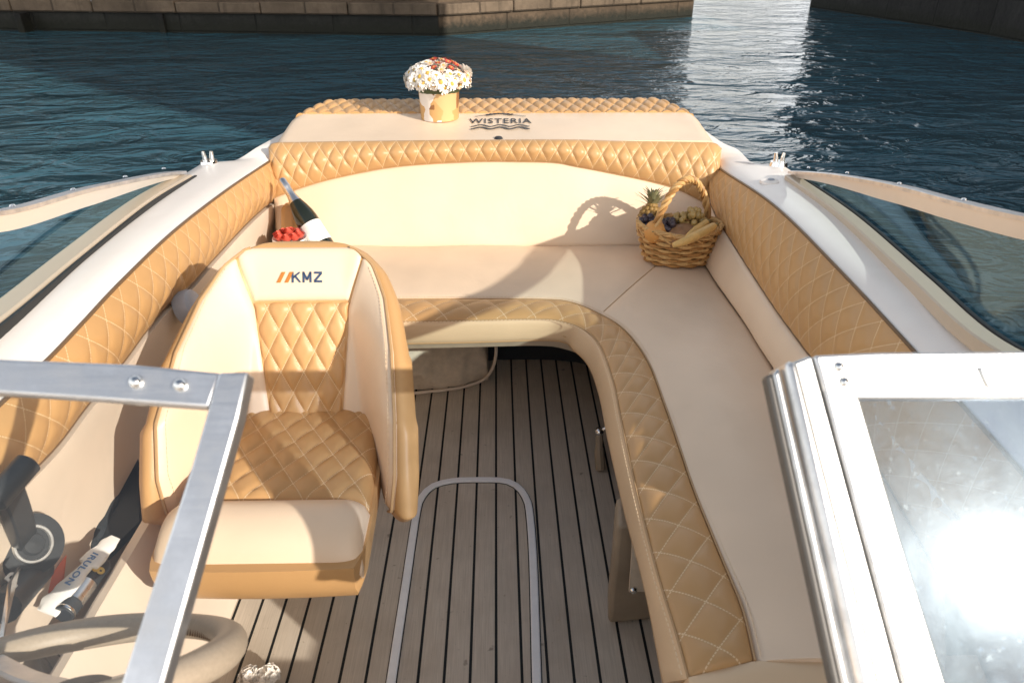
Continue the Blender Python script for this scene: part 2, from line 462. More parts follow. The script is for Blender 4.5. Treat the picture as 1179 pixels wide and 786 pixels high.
def dashes(path, parent, mat, ln=.0075, gap=.0045, r=.0011):
    """one row of thread stitches"""
    path = np.asarray(path, float); L = np.r_[0, np.cumsum(np.linalg.norm(np.diff(path, axis=0), axis=1))]
    b = MB(); s_ = 0.0
    while s_+ln < L[-1]:
        q = [A([np.interp(v, L, path[:, k]) for k in range(3)]) for v in (s_, s_+ln)]
        b.tube(q, r, 4); s_ += ln+gap
    return b.build('topstitching', mat, parent)

# ------------------------------------------------------------------ boat
boat = thing('motorboat', (0, 2.0, 0), 'white motorboat with a plank floored cockpit and tan quilted side padding', 'boat')
EYE = A([0, .5, 2.2])

# -- floor
b = MB(); b.box((-1.0, -.4, -.05), (1.0, 3.0, 0.0)); b.build('floor', M['planks'], boat)
# -- hatch trim: a bright strip sunk round the floor hatch
tr = [(450, 786), (466, 680), (480, 588), (487, 570), (500, 558.5), (522, 553), (550, 552), (580, 553), (596, 560), (606, 574), (610, 592), (614, 650), (618, 786)]
pts = [Pz(x, y, .003) for x, y in tr]
ext0 = pts[0]+unit(pts[0]-pts[1])*.5; ext1 = pts[-1]+unit(pts[-1]-pts[-2])*.5
path = resample([ext0]+pts+[ext1], 90)
MB().tube(path, 1.0, prof=[(-.0135, -.002), (.0135, -.002), (.0135, -.0018), (-.0135, -.0018)], up=(0, 0, 1)).build('hatch_gap', M['rubber'], boat, angle=25)
MB().tube(path, 1.0, prof=[(-.0105, -.002), (.0105, -.002), (.0105, .0025), (.008, .004), (-.008, .004), (-.0105, .0025)], up=(0, 0, 1)).build('hatch_trim', M['trim'], boat, angle=25)

# -- coaming (quilted side padding) traced lines
Lup = [(311, 186), (307, 189), (264, 218), (203.5, 265), (143, 322.6), (95.4, 373.5), (57, 414), (10, 458), (-40, 507), (-110, 578)]
Llo = [(315, 231), (300, 243), (280, 262), (241.6, 303.5), (219, 329), (191, 354), (165, 386), (143, 416), (100, 468), (66, 513), (20, 561), (-60, 650)]
Rup = [(822, 186), (830, 196), (889, 236), (964, 310), (1055, 409), (1120, 482), (1260, 640)]
Rlo = [(818, 236), (832, 263), (889, 352), (945.5, 430), (1000, 520), (1090, 680)]
Lup3 = [Px(x, y, -.87) for x, y in Lup]; Llo3 = [Px(x, y, -.875) for x, y in Llo]
Rup3 = [Px(x, y, .855) for x, y in Rup]; Rlo3 = [Px(x, y, .80) for x, y in Rlo]
def trimy(P3, ymin):
    P = resample(P3, 200); return P[P[:, 1] > ymin]
Lup3 = trimy(Lup3, .62); Llo3 = trimy(Llo3, .62); Rup3 = trimy(Rup3, .62); Rlo3 = trimy(Rlo3, .62)
pad(Lup3, Llo3, 420, 40, (0, 2, 1.2), .03, bulge=.020, bp=.95, quilt=(.082, .105, .0055)).build('coaming_bolster', M['quilt'], boat)
pad(Rup3, Rlo3, 420, 40, (0, 2, 1.2), .03, bulge=.020, bp=.95, quilt=(.082, .105, .0055)).build('coaming_bolster', M['quilt'], boat)

for L_ in (Lup3, Llo3, Rup3, Rlo3):
    MB().tube(resample(L_, 160)+A([0, 0, .003]), .004, 8).build('coaming_piping', M['piping'], boat)
# -- gunwale decks
Lout = [A([-.90, 3.42, .765]), Pz(303, 164, .785), Pz(292, 170, .785), Pz(264, 186, .765), Pz(227.5, 188, .765), Pz(221, 192, .775)]
Lout += [Pz(x, y, z)+A([-.055, 0, -.01]) for x, y, z in ((160, 237, .805), (80, 299, .815), (0, 364, .83))]+[A([-1.06, .95, .845]), A([-1.03, .62, .86])]
Lin = [A([-.80, 3.42, .765]), A([-.83, 2.95, .76])]+[Lup3[i]+A([-.003, 0, .0]) for i in np.linspace(0, len(Lup3)-1, 12).astype(int)]
Rout = [A([.90, 3.42, .765]), Pz(832, 163, .77), Pz(852, 172, .77), Pz(869, 187, .76), Pz(890, 189, .76), Pz(908, 191, .77)]
Rout += [Pz(x, y, z)+A([.06, 0, -.01]) for x, y, z in ((975, 252, .795), (1055, 324, .81), (1140, 399, .825))]+[A([1.05, .95, .85]), A([1.03, .62, .875])]
Rin = [A([.80, 3.42, .765]), A([.83, 2.95, .755])]+[Rup3[i]+A([.003, 0, .0]) for i in np.linspace(0, len(Rup3)-1, 12).astype(int)]
def gunwale(inn, out, sx):
    a = resample(inn, 90); o = resample(out, 90)
    prof = [(0, -.05), (0, 0.0), (.04, .006), (.3, .012), (.75, .006), (.93, .0), (1.0, -.025), (1.02, -.10), (.97, -.45), (.88, -1.05)]
    G = np.array([[(a[i]*(1-t)+o[i]*t)+A([0, 0, dz]) for t, dz in prof] for i in range(90)])
    return MB().grid(G)
gunwale(Lin, Lout, -1).build('gunwale', M['gelcoat'], boat, angle=60)
gunwale(Rin, Rout, 1).build('gunwale', M['gelcoat'], boat, angle=60)
# stern deck below the sun pad, transom
b = MB(); b.box((-.86, 2.98, .60), (.86, 3.44, .775)); b.build('stern_deck', M['gelcoat'], boat, bevel=.03)
b = MB(); b.box((-.90, 3.0, -.5), (.90, 3.42, .60)); b.build('transom', M['gelcoat'], boat, bevel=.02)
# open bow: consoles either side of the walkthrough, bow floor and side decks
for poly, nm in (([(-1.03, .62), (-1.06, .1), (-.36, .1), (-.36, .34), (-.95, .42)], 'console_top'), ([(1.03, .62), (1.06, .2), (.64, .2), (.64, .36), (.95, .42)], 'console_top')):
    MB().prism([(x, y, .855) for x, y in poly], (0, 0, -.05)).build(nm, M['gelcoat'], boat, bevel=.012)
for s_ in (-1, 1):
    MB().prism([(s_*x, y, .80) for x, y in ((.985, .3), (1.08, .3), (.99, -.9), (.55, -1.8), (.02, -2.25), (.02, -2.10), (.5, -1.7), (.90, -.88))], (0, 0, -.05)).build('bow_gunwale', M['gelcoat'], boat, bevel=.012)
MB().prism([(x, y, .42) for x, y in ((-.95, .26), (.95, .26), (.88, -.9), (.48, -1.7), (0, -2.0), (-.48, -1.7), (-.88, -.9))], (0, 0, -.05)).build('bow_floor', M['liner'], boat, bevel=.01)
for sg_ in (-1, 1):
    P1 = resample([(sg_*1.06, .72, .87), (sg_*1.08, .2, .86), (sg_*.99, -.9, .80), (sg_*.55, -1.8, .78), (0, -2.25, .78)], 30)
    G = np.array([[p+A([-p[0]*t*.45, (-.3-p[1])*t*.12, -1.0*t]) for t in (0, .3, .65, 1)] for p in P1])
    MB().grid(G).build('hull_side', M['gelcoat'], boat)
# bulkheads either side of the walkthrough, below the foredeck
b = MB(); b.box((-.93, .26, 0.0), (-.36, .31, .80)); b.build('bulkhead', M['gelcoat'], boat, bevel=.01)
b = MB(); b.box((-.36, .26, 0.0), (.62, .31, .55)); b.build('added_step', M['gelcoat'], boat, bevel=.012)  # unseen step, added to cast the straight shadow edge on the floor
b = MB(); b.box((.62, .26, 0.0), (.93, .31, .80)); b.build('bulkhead', M['gelcoat'], boat, bevel=.01)

# -- left inner side: liner wall, pocket, lower sill
n = 60
up = resample([p+A([.005, 0, -.01]) for p in Llo3], n)
G = np.array([[up[i], up[i]+A([-.004, 0, -.05]), A([-.895, up[i][1], .50]), A([-.90, up[i][1], .375]), A([-.90, up[i][1], .20])] for i in range(n)])
G2 = G-A([.03, 0, 0])
MB().shell(G, G2).build('side_liner', M['liner'], boat)
yy = np.linspace(.62, 1.72, 40)
G = np.array([[A([-.80-.008*math.sin(6*y), y, .20]), A([-.80, y, .37]), A([-.792, y, .382]), A([-.775, y, .384]), A([-.75, y, .35]), A([-.71, y, .18]), A([-.69, y, 0.0])] for y in yy])
MB().shell(G, G-A([.012, 0, .012])).build('pocket_sill', M['liner'], boat)
b = MB(); b.box((-.90, .62, .205), (-.80, 1.5, .215)); b.build('pocket_lining', M['darkcloth'], boat)
# the dark mesh flap at the far end of the pocket
Pm = [Pz(135, 545, .36), Pz(159, 520, .38), Pz(160, 600, .37), Pz(120, 640, .34), Pz(100, 612, .345)]
MB().prism(Pm, (0, 0, -.02)).build('pocket_flap', M['darkcloth'], boat)
# right inner side lining (behind the bench)
G = np.array([[A([.80, y, .62]), A([.81, y, .40]), A([.80, y, 0.0])] for y in np.linspace(.4, 2.95, 20)])
MB().shell(G, G+A([.03, 0, 0])).build('side_liner', M['liner'], boat)
b = MB(); b.box((-.95, 2.90, 0), (.95, 2.97, .74)); b.build('stern_bulkhead', M['liner'], boat)
# grey pivot bracket on the left wall behind the chair
c = Px(222, 352, -.83)
MB().lathe([(0, .012), (.03, .011), (.044, .007), (.048, .0), (.048, -.03)], 24, c, np.array(Matrix.Rotation(R(70), 3, 'Y'))).build('wall_bracket', M['steel_grey'], boat)
# tan block in the stern corner behind the bottle
P0 = Py(322, 238, 2.66); P1 = Py(341, 238, 2.66); P2 = Py(343, 290, 2.62); P3 = Py(322, 290, 2.62)
b = MB(); b.prism([P0, P1, P2, P3], (0, .07, 0)); b.build('corner_pad', M['tan'], boat, bevel=.02, seg=3)

# -- cleats and deck fittings
def cleat(px, py, z):
    c = Pz(px, py, z)
    b = MB()
    for dx in (-.013, .013):
        b.tube([c+A([dx, 0, -.01]), c+A([dx, 0, .018]), c+A([dx*1.2, 0, .038])], [.009, .0085, .006], 10)
    b.lathe([(0, .004), (.03, .004), (.034, -.01)], 16, c)
    return b.build('cleat', M['chrome'], boat)
cleat(240.5, 186, .78); cleat(896.5, 187.5, .775)
for px, py, z, s in ((241, 211, .782, -1), (886, 209, .775, 1)):
    c = Pz(px, py, z)
    f = MB().lathe([(0, .004), (.02, .006), (.031, .003), (.033, -.004)], 20, c).build('deck_fitting', M['gelcoat'], boat)
    MB().lathe([(0, .008), (.008, .007), (.012, .004)], 12, c+A([.006, .004, .002])).build('fitting_cap', M['steel_grey'], f)

# -- side windows
def rail(path, w, h, name, mat, parent, up=(0, 0, 1)):
    pr = [(-w/2, -h/2), (w/2, -h/2), (w/2, h/2*.8), (w/2*.8, h/2), (-w/2*.8, h/2), (-w/2, h/2*.8)]
    rr = np.interp(np.linspace(0, 1, len(path)), [0, .05, .35, 1], [.30, .45, 1, 1]) if name == 'frame_rail' else 1.0
    return MB().tube(path, rr, prof=pr, up=up).build(name, mat, parent, angle=25)
def side_window(top, bot, seal, glassname):
    w = bpy.data.objects.new('side_window', None); col.objects.link(w); w.location = tuple(bot[0]); w.parent = boat
    w.matrix_parent_inverse = Matrix.Translation(-Vector(boat.location))
    def sub(o):
        o.parent = w; o.matrix_parent_inverse = Matrix.Translation(-Vector(w.location)); return o
    sub(rail(top, .028, .037, 'frame_rail', M['satin'], None))
    capr = top+np.stack([0*np.arange(len(top)), 0*np.arange(len(top)), np.interp(np.linspace(0, 1, len(top)), [0, .05, .35, 1], [.008, .011, .021, .021])], 1); sub(rail(capr, .034, .010, 'rail_cap', M['alu'], None))
    sub(rail(bot, .045 if bot[0][0] > 0 else .062, .030, 'frame_sill', M['sill'], None))
    sub(rail(seal, .010, .026, 'window_seal', M['rubber'], None))
    n = 50
    a = resample(top, n); c = resample(bot, n)+A([.036 if bot[0][0] > 0 else -.03, 0, .006])
    G = np.array([[a[i]*(1-t)+c[i]*t for t in np.linspace(0, 1, 6)] for i in range(n)])
    nn = normals(G, (0, 1.5, .9))
    sub(MB().shell(G+nn*.002, G-nn*.002).build('pane', M['glass'], None))
    for k in np.linspace(4, len(top)-8, 6).astype(int):
        sub(MB().lathe([(0, .004), (.005, .003), (.007, 0)], 10, top[k]+A([0, 0, .029])).build('rivet', M['chrome'], None))
    return w
tipL = Pz(210, 201, .79)
topL = [tipL, Px(175, 207.5, -1.095), Px(95, 229, -1.075), Px(0, 256, -1.05), A([-1.03, 1.25, 1.075]), A([-.99, .95, 1.11]), A([-.90, .78, 1.128])]
botL = [tipL+A([.01, -.02, -.01]), Pz(160, 237, .805), Pz(80, 299, .815), Pz(0, 364, .83), A([-1.00, .95, .85]), A([-.97, .70, .86])]
side_window(resample(topL, 60), resample(botL, 60), resample([p+A([.042, 0, .0]) for p in botL], 60), 'l')
tipR = Pz(912, 201, .785)
topR = [tipR, Px(962, 208, tipR[0]+.005), Px(1040, 226, 1.02), Px(1100, 243, 1.02), Px(1179, 263, 1.01), A([.985, 1.15, 1.07]), A([.95, .92, 1.11]), A([.86, .76, 1.128])]
botR = [tipR+A([-.01, -.02, -.01]), Pz(975, 252, .795), Pz(1055, 324, .81), Pz(1140, 399, .825), A([.99, .95, .852]), A([.965, .70, .875])]
side_window(resample(topR, 60), resample(botR, 60), resample([p+A([.027, 0, .004]) for p in botR], 60), 'r')

# -- windscreen: raked 45 degrees, top edge aft
WO = A([0, .625, 1.13]); WN = unit(A([0, -1, 1.0]))
def wp(px, py, off=0.0): return Pn(px, py, WO+WN*off, WN)
def subgroup(name, loc):
    w = bpy.data.objects.new(name, None); col.objects.link(w); w.location = tuple(map(float, loc)); w.parent = boat
    w.matrix_parent_inverse = Matrix.Translation(-Vector(boat.location))
    def sub(o):
        o.parent = w; o.matrix_parent_inverse = Matrix.Translation(-Vector(w.location)); return o
    return w, sub
def slab(poly, t, name, mat, sub, off=0.0, bevel=.003):
    """polygon traced on the windscreen plane, given its thickness"""
    return sub(MB().prism([wp(x, y)+WN*off for x, y in poly], -WN*t).build(name, mat, None, bevel=bevel, smooth=True))
wl, sub = subgroup('helm_windscreen', wp(260, 440))
slab([(-330, 400), (0, 413), (150, 419), (254, 429), (240, 469), (120, 460), (0, 452), (-330, 446)], .022, 'top_rail', M['alu'], sub)
slab([(253, 429.5), (287, 429), (276, 482), (190, 786), (138, 958), (88, 958), (141, 786), (221, 540)], .024, 'post', M['alu'], sub, off=.004)
slab([(-330, 447), (0, 453), (120, 461), (239, 470), (88, 950), (-500, 950)], .004, 'pane', M['clear'], sub, off=-.010, bevel=0)
for px, py in ((157, 440), (208, 443.5)):
    p = wp(px, py)
    rot = np.array(Vector((0, 0, 1)).rotation_difference(Vector(WN)).to_matrix())
    sub(MB().lathe([(0, .0075), (.0035, .007), (.0062, .0045), (.0072, 0), (.0072, -.003)], 16, p, rot).build('bolt', M['chrome'], None))
WO = A([.29, .65, 1.13]); WN = unit(A([.087, -.766, .637])); rot = np.array(Vector((0, 0, 1)).rotation_difference(Vector(WN)).to_matrix())
wr, sub = subgroup('walkthrough_door', wp(1000, 600))
slab([(938, 409), (1010, 405.5), (1179, 404), (1560, 402), (1560, 452), (1179, 459), (990, 459), (950, 452)], .024, 'top_rail', M['alu_white'], sub)
slab([(939, 410), (978, 456), (990, 459), (1037, 620), (1089, 786), (1128, 905), (1075, 905), (1040, 786)], .024, 'door_stile', M['alu_white'], sub, off=.0005)
slab([(989, 458), (1179, 458), (1560, 451), (1560, 905), (1126, 905), (1088, 786)], .004, 'pane', M['dusty_hazed'], sub, off=-.009, bevel=0)
slab([(914, 417), (934, 409), (938, 409), (1040, 786), (1072, 905), (1040, 905), (1008, 786)], .05, 'hinge_channel', M['alu_side'], sub, off=-.004)
slab([(900, 418), (914, 415), (1010, 786), (1044, 905), (1018, 905), (983, 786)], .02, 'hinge_rod', M['alu_white'], sub, off=.010, bevel=.007)
slab([(886, 433), (899, 425), (984, 786), (1015, 905), (993, 905), (963, 786)], .016, 'rubber_seal', M['gasket'], sub, off=-.006)
slab([(892, 430), (899, 422), (986, 786), (1017, 905), (1002, 905), (971, 786)], .020, 'door_post', M['alu_side'], sub, off=-.002)
slab([(1125, 423), (1300, 421), (1300, 446), (1135, 446)], .004, 'catch_plate', M['alu_side'], sub, off=.003)
for px, py in ((966, 422), (972, 439.5)):
    p = wp(px, py)
    sub(MB().lathe([(0, .004), (.003, .0035), (.0052, .001), (.0054, -.002)], 14, p, rot).build('screw', M['chrome'], None))

# ------------------------------------------------------------------ bench
bench = thing('upholstered_bench', (.5, 2.2, 0), 'cream U shaped bench with tan quilted front edge along stern and side of cockpit', 'bench')
ZB = .45
q_out = [(300, 347), (450, 346), (540, 345.5), (621, 346), (656, 349), (691, 363), (720, 382), (746, 417), (766, 469), (784, 521), (800, 568), (828, 637), (854, 701), (869, 762)]
q_in = [(300, 372), (456, 371), (540, 369.5), (621, 368), (650, 371.5), (673.6, 381), (691, 400), (705.5, 440), (714, 481), (731.6, 562), (755, 655), (778, 730), (792, 781)]
n_lo = [(300, 398), (459, 395.5), (540, 394), (639, 392), (662, 404), (679, 423), (691, 458), (700, 504), (720, 591), (743, 678), (764, 786)]
cr = [(300, 284), (415, 283), (600, 283), (735, 283), (786, 284.5), (808, 299), (828, 330), (860, 376), (892, 426), (930, 490), (985, 585), (1030, 665), (1088, 770)]
qo = [Pz(x, y, ZB) for x, y in q_out]; qi = [Pz(x, y, ZB) for x, y in q_in]; nl = [Pz(x, y, .373) for x, y in n_lo]
cr3 = [Pz(x, y, ZB) for x, y in cr]
for L_ in (qo, qi, nl, cr3):
    L_[0] = A([-.80, L_[0][1], L_[0][2]])
def cut(P3, n):     # resample
    return resample(P3, n)
# seat top: correspondence by hand so that the mitre runs from corner to corner
def seg_resample(P3, marks, ns):
    out = []
    for k in range(len(ns)):
        part = resample(P3[marks[k]:marks[k+1]+1], ns[k], True)
        out.append(part if k == 0 else part[1:])
    return np.vstack(out)
S1 = seg_resample(qo, [0, 5, 13], [60, 110]); S2 = seg_resample(cr3, [0, 4, 12], [60, 110])
n = len(S1); m = 30; t = np.linspace(0, 1, m)
G = S1[:, None]*(1-t)[None, :, None]+S2[:, None]*t[None, :, None]
bul = .022*np.clip(np.sin(math.pi*t), 0, 1)**.5
G[..., 2] += bul[None, :]
for i in range(n):
    for j in range(m):
        p = G[i, j]; G[i, j, 2] += .006*noise.noise(Vector((p[0]*3.2, p[1]*3.2, 1)))+.0016*noise.noise(Vector((p[0]*17, p[1]*9, 4)))
mit = 59
for i in range(n):
    G[i, :, 2] -= .006*math.exp(-((i-mit)*1.1)**2)
B = S1[:, None]*(1-t)[None, :, None]+S2[:, None]*t[None, :, None]-A([0, 0, .08])
MB().shell(G, B).build('seat_cushion', M['cream'], bench)
seam = [A([*G[mit, j, :2], G[mit, j, 2]+.001]) for j in range(1, m-1)]
MB().tube(seam, .0016, 6).build('mitre_seam', M['thread'], bench)
pad(qo, qi, 420, 22, (0.2, 1.5, 3), .05, bulge=.016, bp=.5, quilt=(.098, .11, .0060)).build('quilted_trim', M['quilt'], bench)
pad(qi, nl, 200, 12, (-.4, .6, .6), .03, bulge=.008, bp=.5).build('front_nosing', M['nosing'], bench)
for L_, dz_ in ((qo, .005), (qi, .003), (nl, -.001)):
    MB().tube(resample([p+A([0, 0, dz_]) for p in L_], 200), .0022, 6).build('trim_seam', M['thread'], bench)
sd_ = lambda P: (lambda d: np.stack([-d[:, 1], d[:, 0], 0*d[:, 0]], 1)/np.linalg.norm(d[:, :2], axis=1, keepdims=True))(np.gradient(P, axis=0))
for L_, off_, dz_ in ((qo, .010, .0075), (qi, -.010, .0075)):
    P_ = resample(L_, 300); n_ = sd_(P_)
    if np.sum((A([.9, 2.9, 0])-P_[150])*n_[150]) < 0: n_ = -n_
    dashes(P_+n_*(off_ if L_ is qo else off_)+A([0, 0, dz_ if L_ is qo else .0055]), bench, M['topstitch'])
# near end cap of the bench
e0, e1, e2 = qi[-1], qo[-1], cr3[-1]
f0 = nl[-1]
pa = [qi[-1]+A([0, .0, .004]), qo[-1]+A([0, 0, .004]), A([.80, qo[-1][1]+.005, ZB+.004])]
pb = [A([qi[-1][0], qi[-1][1]-.09, ZB-.03]), A([qo[-1][0], qo[-1][1]-.10, ZB-.03]), A([.80, qo[-1][1]-.10, ZB-.03])]
pad(pa, pb, 60, 10, (0.3, .3, 3), .05, bulge=.014, bp=.5, smooth=False).build('end_nosing', M['nosing'], bench)
# plinth below, set back from the nosing
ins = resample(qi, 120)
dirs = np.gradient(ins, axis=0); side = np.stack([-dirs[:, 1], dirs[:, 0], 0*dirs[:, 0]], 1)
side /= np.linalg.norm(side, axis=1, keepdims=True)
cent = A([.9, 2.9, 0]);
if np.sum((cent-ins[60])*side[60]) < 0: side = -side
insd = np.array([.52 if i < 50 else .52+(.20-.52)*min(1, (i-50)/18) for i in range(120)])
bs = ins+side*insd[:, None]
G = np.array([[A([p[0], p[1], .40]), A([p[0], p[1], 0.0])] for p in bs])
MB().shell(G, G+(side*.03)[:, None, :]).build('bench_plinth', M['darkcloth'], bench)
G = np.array([[A([*ins[i][:2], .37])+side[i]*w for w in (.01, .15)] for i in range(120)])
MB().shell(G, G-A([0, 0, .02])).build('bench_board', M['greybag'], bench)

# stern backrest
YB0, YB1 = 2.715, 2.86; ZP = .82
BO = A([0, YB0, ZB]); BN = unit(np.cross(A([1.0, 0, 0]), A([0, YB1-YB0, ZP-ZB])))
arc = [(316, 228), (345, 217), (381.6, 206.6), (442.7, 194), (510, 188), (565, 186), (600, 186.5), (640, 187.5), (664, 192), (717.6, 202.5), (771, 215), (800, 228), (821, 240)]
qtop = [(309, 170), (316, 164.5), (345, 163.5), (450, 162), (640, 160.5), (707, 162), (800, 163.5), (822, 164.5), (831, 171)]
arc3 = [Pn(x, y, BO, BN) for x, y in arc]
xs0, xs1 = arc3[0][0], arc3[-1][0]
base3 = [A([x, YB0-.012, ZB-.004]) for x in np.linspace(xs0, xs1, 12)]
pad(base3, arc3, 140, 40, (0, 0, 1.2), .05, bulge=.02, bp=.45, wrinkle=.004).build('stern_backrest', M['cream'], bench)
qt3 = [Pn(x, y, BO-BN*0, BN) for x, y in qtop]
pad(qt3, arc3, 460, 56, (0, 0, 1.6), .06, bulge=.040, bp=.5, quilt=(.058, .098, .009), ends=True).build('quilted_headrest', M['quilt'], bench)
MB().tube(resample([p+BN*(.004 if BN[1] < 0 else -.004) for p in arc3], 120), .0022, 6).build('backrest_seam', M['thread'], bench)
# right side backrest between seat and quilted coaming
bl = [A(Pz(x, y, ZB+.01)) for x, y in cr[5:]]
bl = trimy(bl, .66); bu = trimy([p+A([-.004, 0, .004]) for p in Rlo3], .62)
pad(bl, bu, 160, 26, (0, 1.5, 1.2), .03, bulge=.016, bp=.5, wrinkle=.004).build('side_backrest', M['cream'], bench)

# ------------------------------------------------------------------ sun pad
sp_ = thing('sun_pad', (0, 3.3, .765), 'cream sun pad with quilted tan far edge and printed logo over the stern', 'sun pad')
xl, xrr = float(Pz(312, 163.5, ZP)[0]), float(Pz(829, 163.5, ZP)[0])
PO = A([0, 2.855, ZP]); PSL = .055/.575; PNN = unit(A([0, -PSL, 1.0]))
def PP(px, py, off=0.0): return Pn(px, py, PO+PNN*off, PNN)
def padpt(u, v):
    """u across 0..1, v near 0 .. far 1; cut corners at the far end"""
    y = 2.855+v*.575
    inset = .0
    if v > .45: inset = .125*((v-.45)/.55)**1.7
    x = (xl+inset)+(xrr-xl-2*inset)*u
    return A([x, y, ZP+.055*v])
vq = .60
def pad_grid(v0, v1, nu, nv, q=None):
    us = np.linspace(0, 1, nu); vs = np.linspace(v0, v1, nv)
    G = np.array([[padpt(u, v) for v in vs] for u in us])
    aa = G[..., 0]; bb = G[..., 1]
    eu = np.minimum(us, 1-us)*1.7/.05; ru = np.sqrt(1-(1-np.clip(eu, 0, 1))**2)
    h = -.03*(1-ru)[:, None]+0*bb
    ev = np.clip((3.43-bb)/.06, 0, 1); h = h-.03*(1-np.sqrt(1-(1-ev)**2))
    if q is not None:
        wa, wb, amp = q
        h = h+amp*quilt_h(aa, bb, wa, wb)
        uv = np.stack([aa/wa, bb/wb], 2)
    else: uv = np.stack([aa, bb], 2)
    for i in range(nu):
        for j in range(nv): h[i, j] += .003*noise.noise(Vector((aa[i, j]*5, bb[i, j]*5, 3)))
    G = G.copy(); G[..., 2] += h
    B = np.array([[padpt(u, v)-A([0, 0, .055]) for v in vs] for u in us])
    return MB().shell(G, B, uv), G
cm, _ = pad_grid(0, vq, 90, 40); cm.build('cushion_top', M['cream'], sp_)
qm, _ = pad_grid(vq, 1, 420, 70, (.060, .13, .010)); qm.build('quilted_border', M['quilt'], sp_)
# printed logo: lettering, two waves, sprig
lg = MB()
lo_c = PP(576, 139.5, .0035)
V, F = text_mesh('WISTERIA', .1, .0004)
wx = float(PP(612, 140)[0]-PP(541, 140)[0]); V[:, 0] *= wx/(V[:, 0].max()-V[:, 0].min())
hy = float(PP(576, 137.0)[1]-PP(576, 142.4)[1]); V[:, 1] *= hy/(V[:, 1].max()-V[:, 1].min())
lg.add(np.stack([V[:, 0], V[:, 1], V[:, 2]+V[:, 1]*PSL], 1)+lo_c, F)
for k, (py0, w_) in enumerate(((144.6, .004), (147.4, .0055))):
    c = PP(576, py0, .0035); xsx = np.linspace(-.118, .118, 60)
    amp = .011
    pth = [c+A([x, amp*math.cos(x*2*math.pi/.078), PSL*amp*math.cos(x*2*math.pi/.078)]) for x in xsx]
    lg.tube(pth, 1.0, prof=[(-w_/2*2.2, 0), (w_/2*2.2, 0), (w_/2*2.2, .0008), (-w_/2*2.2, .0008)], up=(0, 0, 1))
c = PP(576, 133.0, .0035)
def lift(p): return p+A([0, 0, PSL*(p[1]-c[1])+.0005])
for a_ in (-.052, -.038, -.022, -.006, .012, .03, .046):
    p = c+A([a_, .034*(1-(a_/.075)**2)-.01, 0]); ang = a_*14
    poly = [lift(p+A([.011*math.cos(k)*math.cos(ang)-.007*math.sin(k)*math.sin(ang), .011*math.cos(k)*math.sin(ang)+.007*math.sin(k), 0])) for k in np.linspace(0, 2*math.pi, 8, endpoint=False)]
    lg.prism(poly, (0, 0, .0006))
for sg in (-1, 1):
    lg.tube([lift(c+A([sg*x, .030*(1-(x/.11)**2)-.018, 0])) for x in np.linspace(.02, .105, 12)], 1.0, prof=[(-.002, 0), (.002, 0), (.002, .0006), (-.002, .0006)], up=(0, 0, 1))
lg.build('printed_logo', M['ink'], sp_, smooth=False)
c = PP(574, 159.5)
MB().lathe([(0, .009), (.012, .007), (.018, .0)], 14, c).build('snap_stud', M['ink'], sp_)

# ------------------------------------------------------------------ helm chair
XC = -.480
chair = thing('helm_chair', (XC, 1.35, 0), 'cream and tan bucket helm chair with a quilted seat facing the steering wheel', 'chair')
ZK = [.345, .37, .42, .50, .60, .70, .77, .82, .848, .862, .868]
WK = [.205, .240, .262, .272, .273, .258, .232, .195, .150, .10, .05]
def hw(z): return float(np.interp(z, ZK, WK))
def bw(z): return float(np.interp(z, [.40, .48, .72, .82, .87], [.082, .086, .112, .148, .16]))
def dep(z): return float(np.interp(z, [.34, .42, .60, .70, .78, .84, .87], [.30, .325, .295, .215, .115, .045, .01]))
def yb(z): return 1.515+(z-.45)*.40+.10*max(0, z-.72)
def sst(a, b_, x): t = np.clip((x-a)/(b_-a), 0, 1); return t*t*(3-2*t)
def S(u, z):
    """inner chair surface: u lateral metres, z height"""
    k = float(np.interp(z, [.40, .60, .75, .87], [.145, .125, .10, .09]))
    t = (abs(u)-k)/(.268-k)
    return A([XC+u, yb(z)-dep(z)*sst(0, 1.12, t), z])
def Sn(u, z, e=.004):
    du = S(u+e, z)-S(u-e, z); dz = S(u, z+e)-S(u, z-e)
    n = unit(np.cross(du, dz)); return n if n[1] < 0 or np.dot(n, A([0, -1, .6])) > 0 else -n
zs = .345+(.868-.345)*(.5-.5*np.cos(np.linspace(0.0, math.pi, 70)))
us = np.sin(np.linspace(-math.pi/2, math.pi/2, 61))
SM = np.array([[S(u*hw(z), z) for u in us] for z in zs])
Nn = np.array([[Sn(u*hw(z), z) for u in us] for z in zs])
HT = np.zeros(SM.shape[:2])
for i, z in enumerate(zs):
    for j, u in enumerate(us):
        e = min(1, (1-abs(u))*hw(z)/.030, (z-.345)/.03, (.868-z)/.03)
        HT[i, j] = .030*math.sqrt(max(0, 1-(1-e)**2))
G = SM-Nn*.026+Nn*HT[..., None]; B = SM-Nn*.026-Nn*HT[..., None]
MB().shell(G, B-Nn*.0005).build('backrest_shell', M['tan'], chair, angle=80)
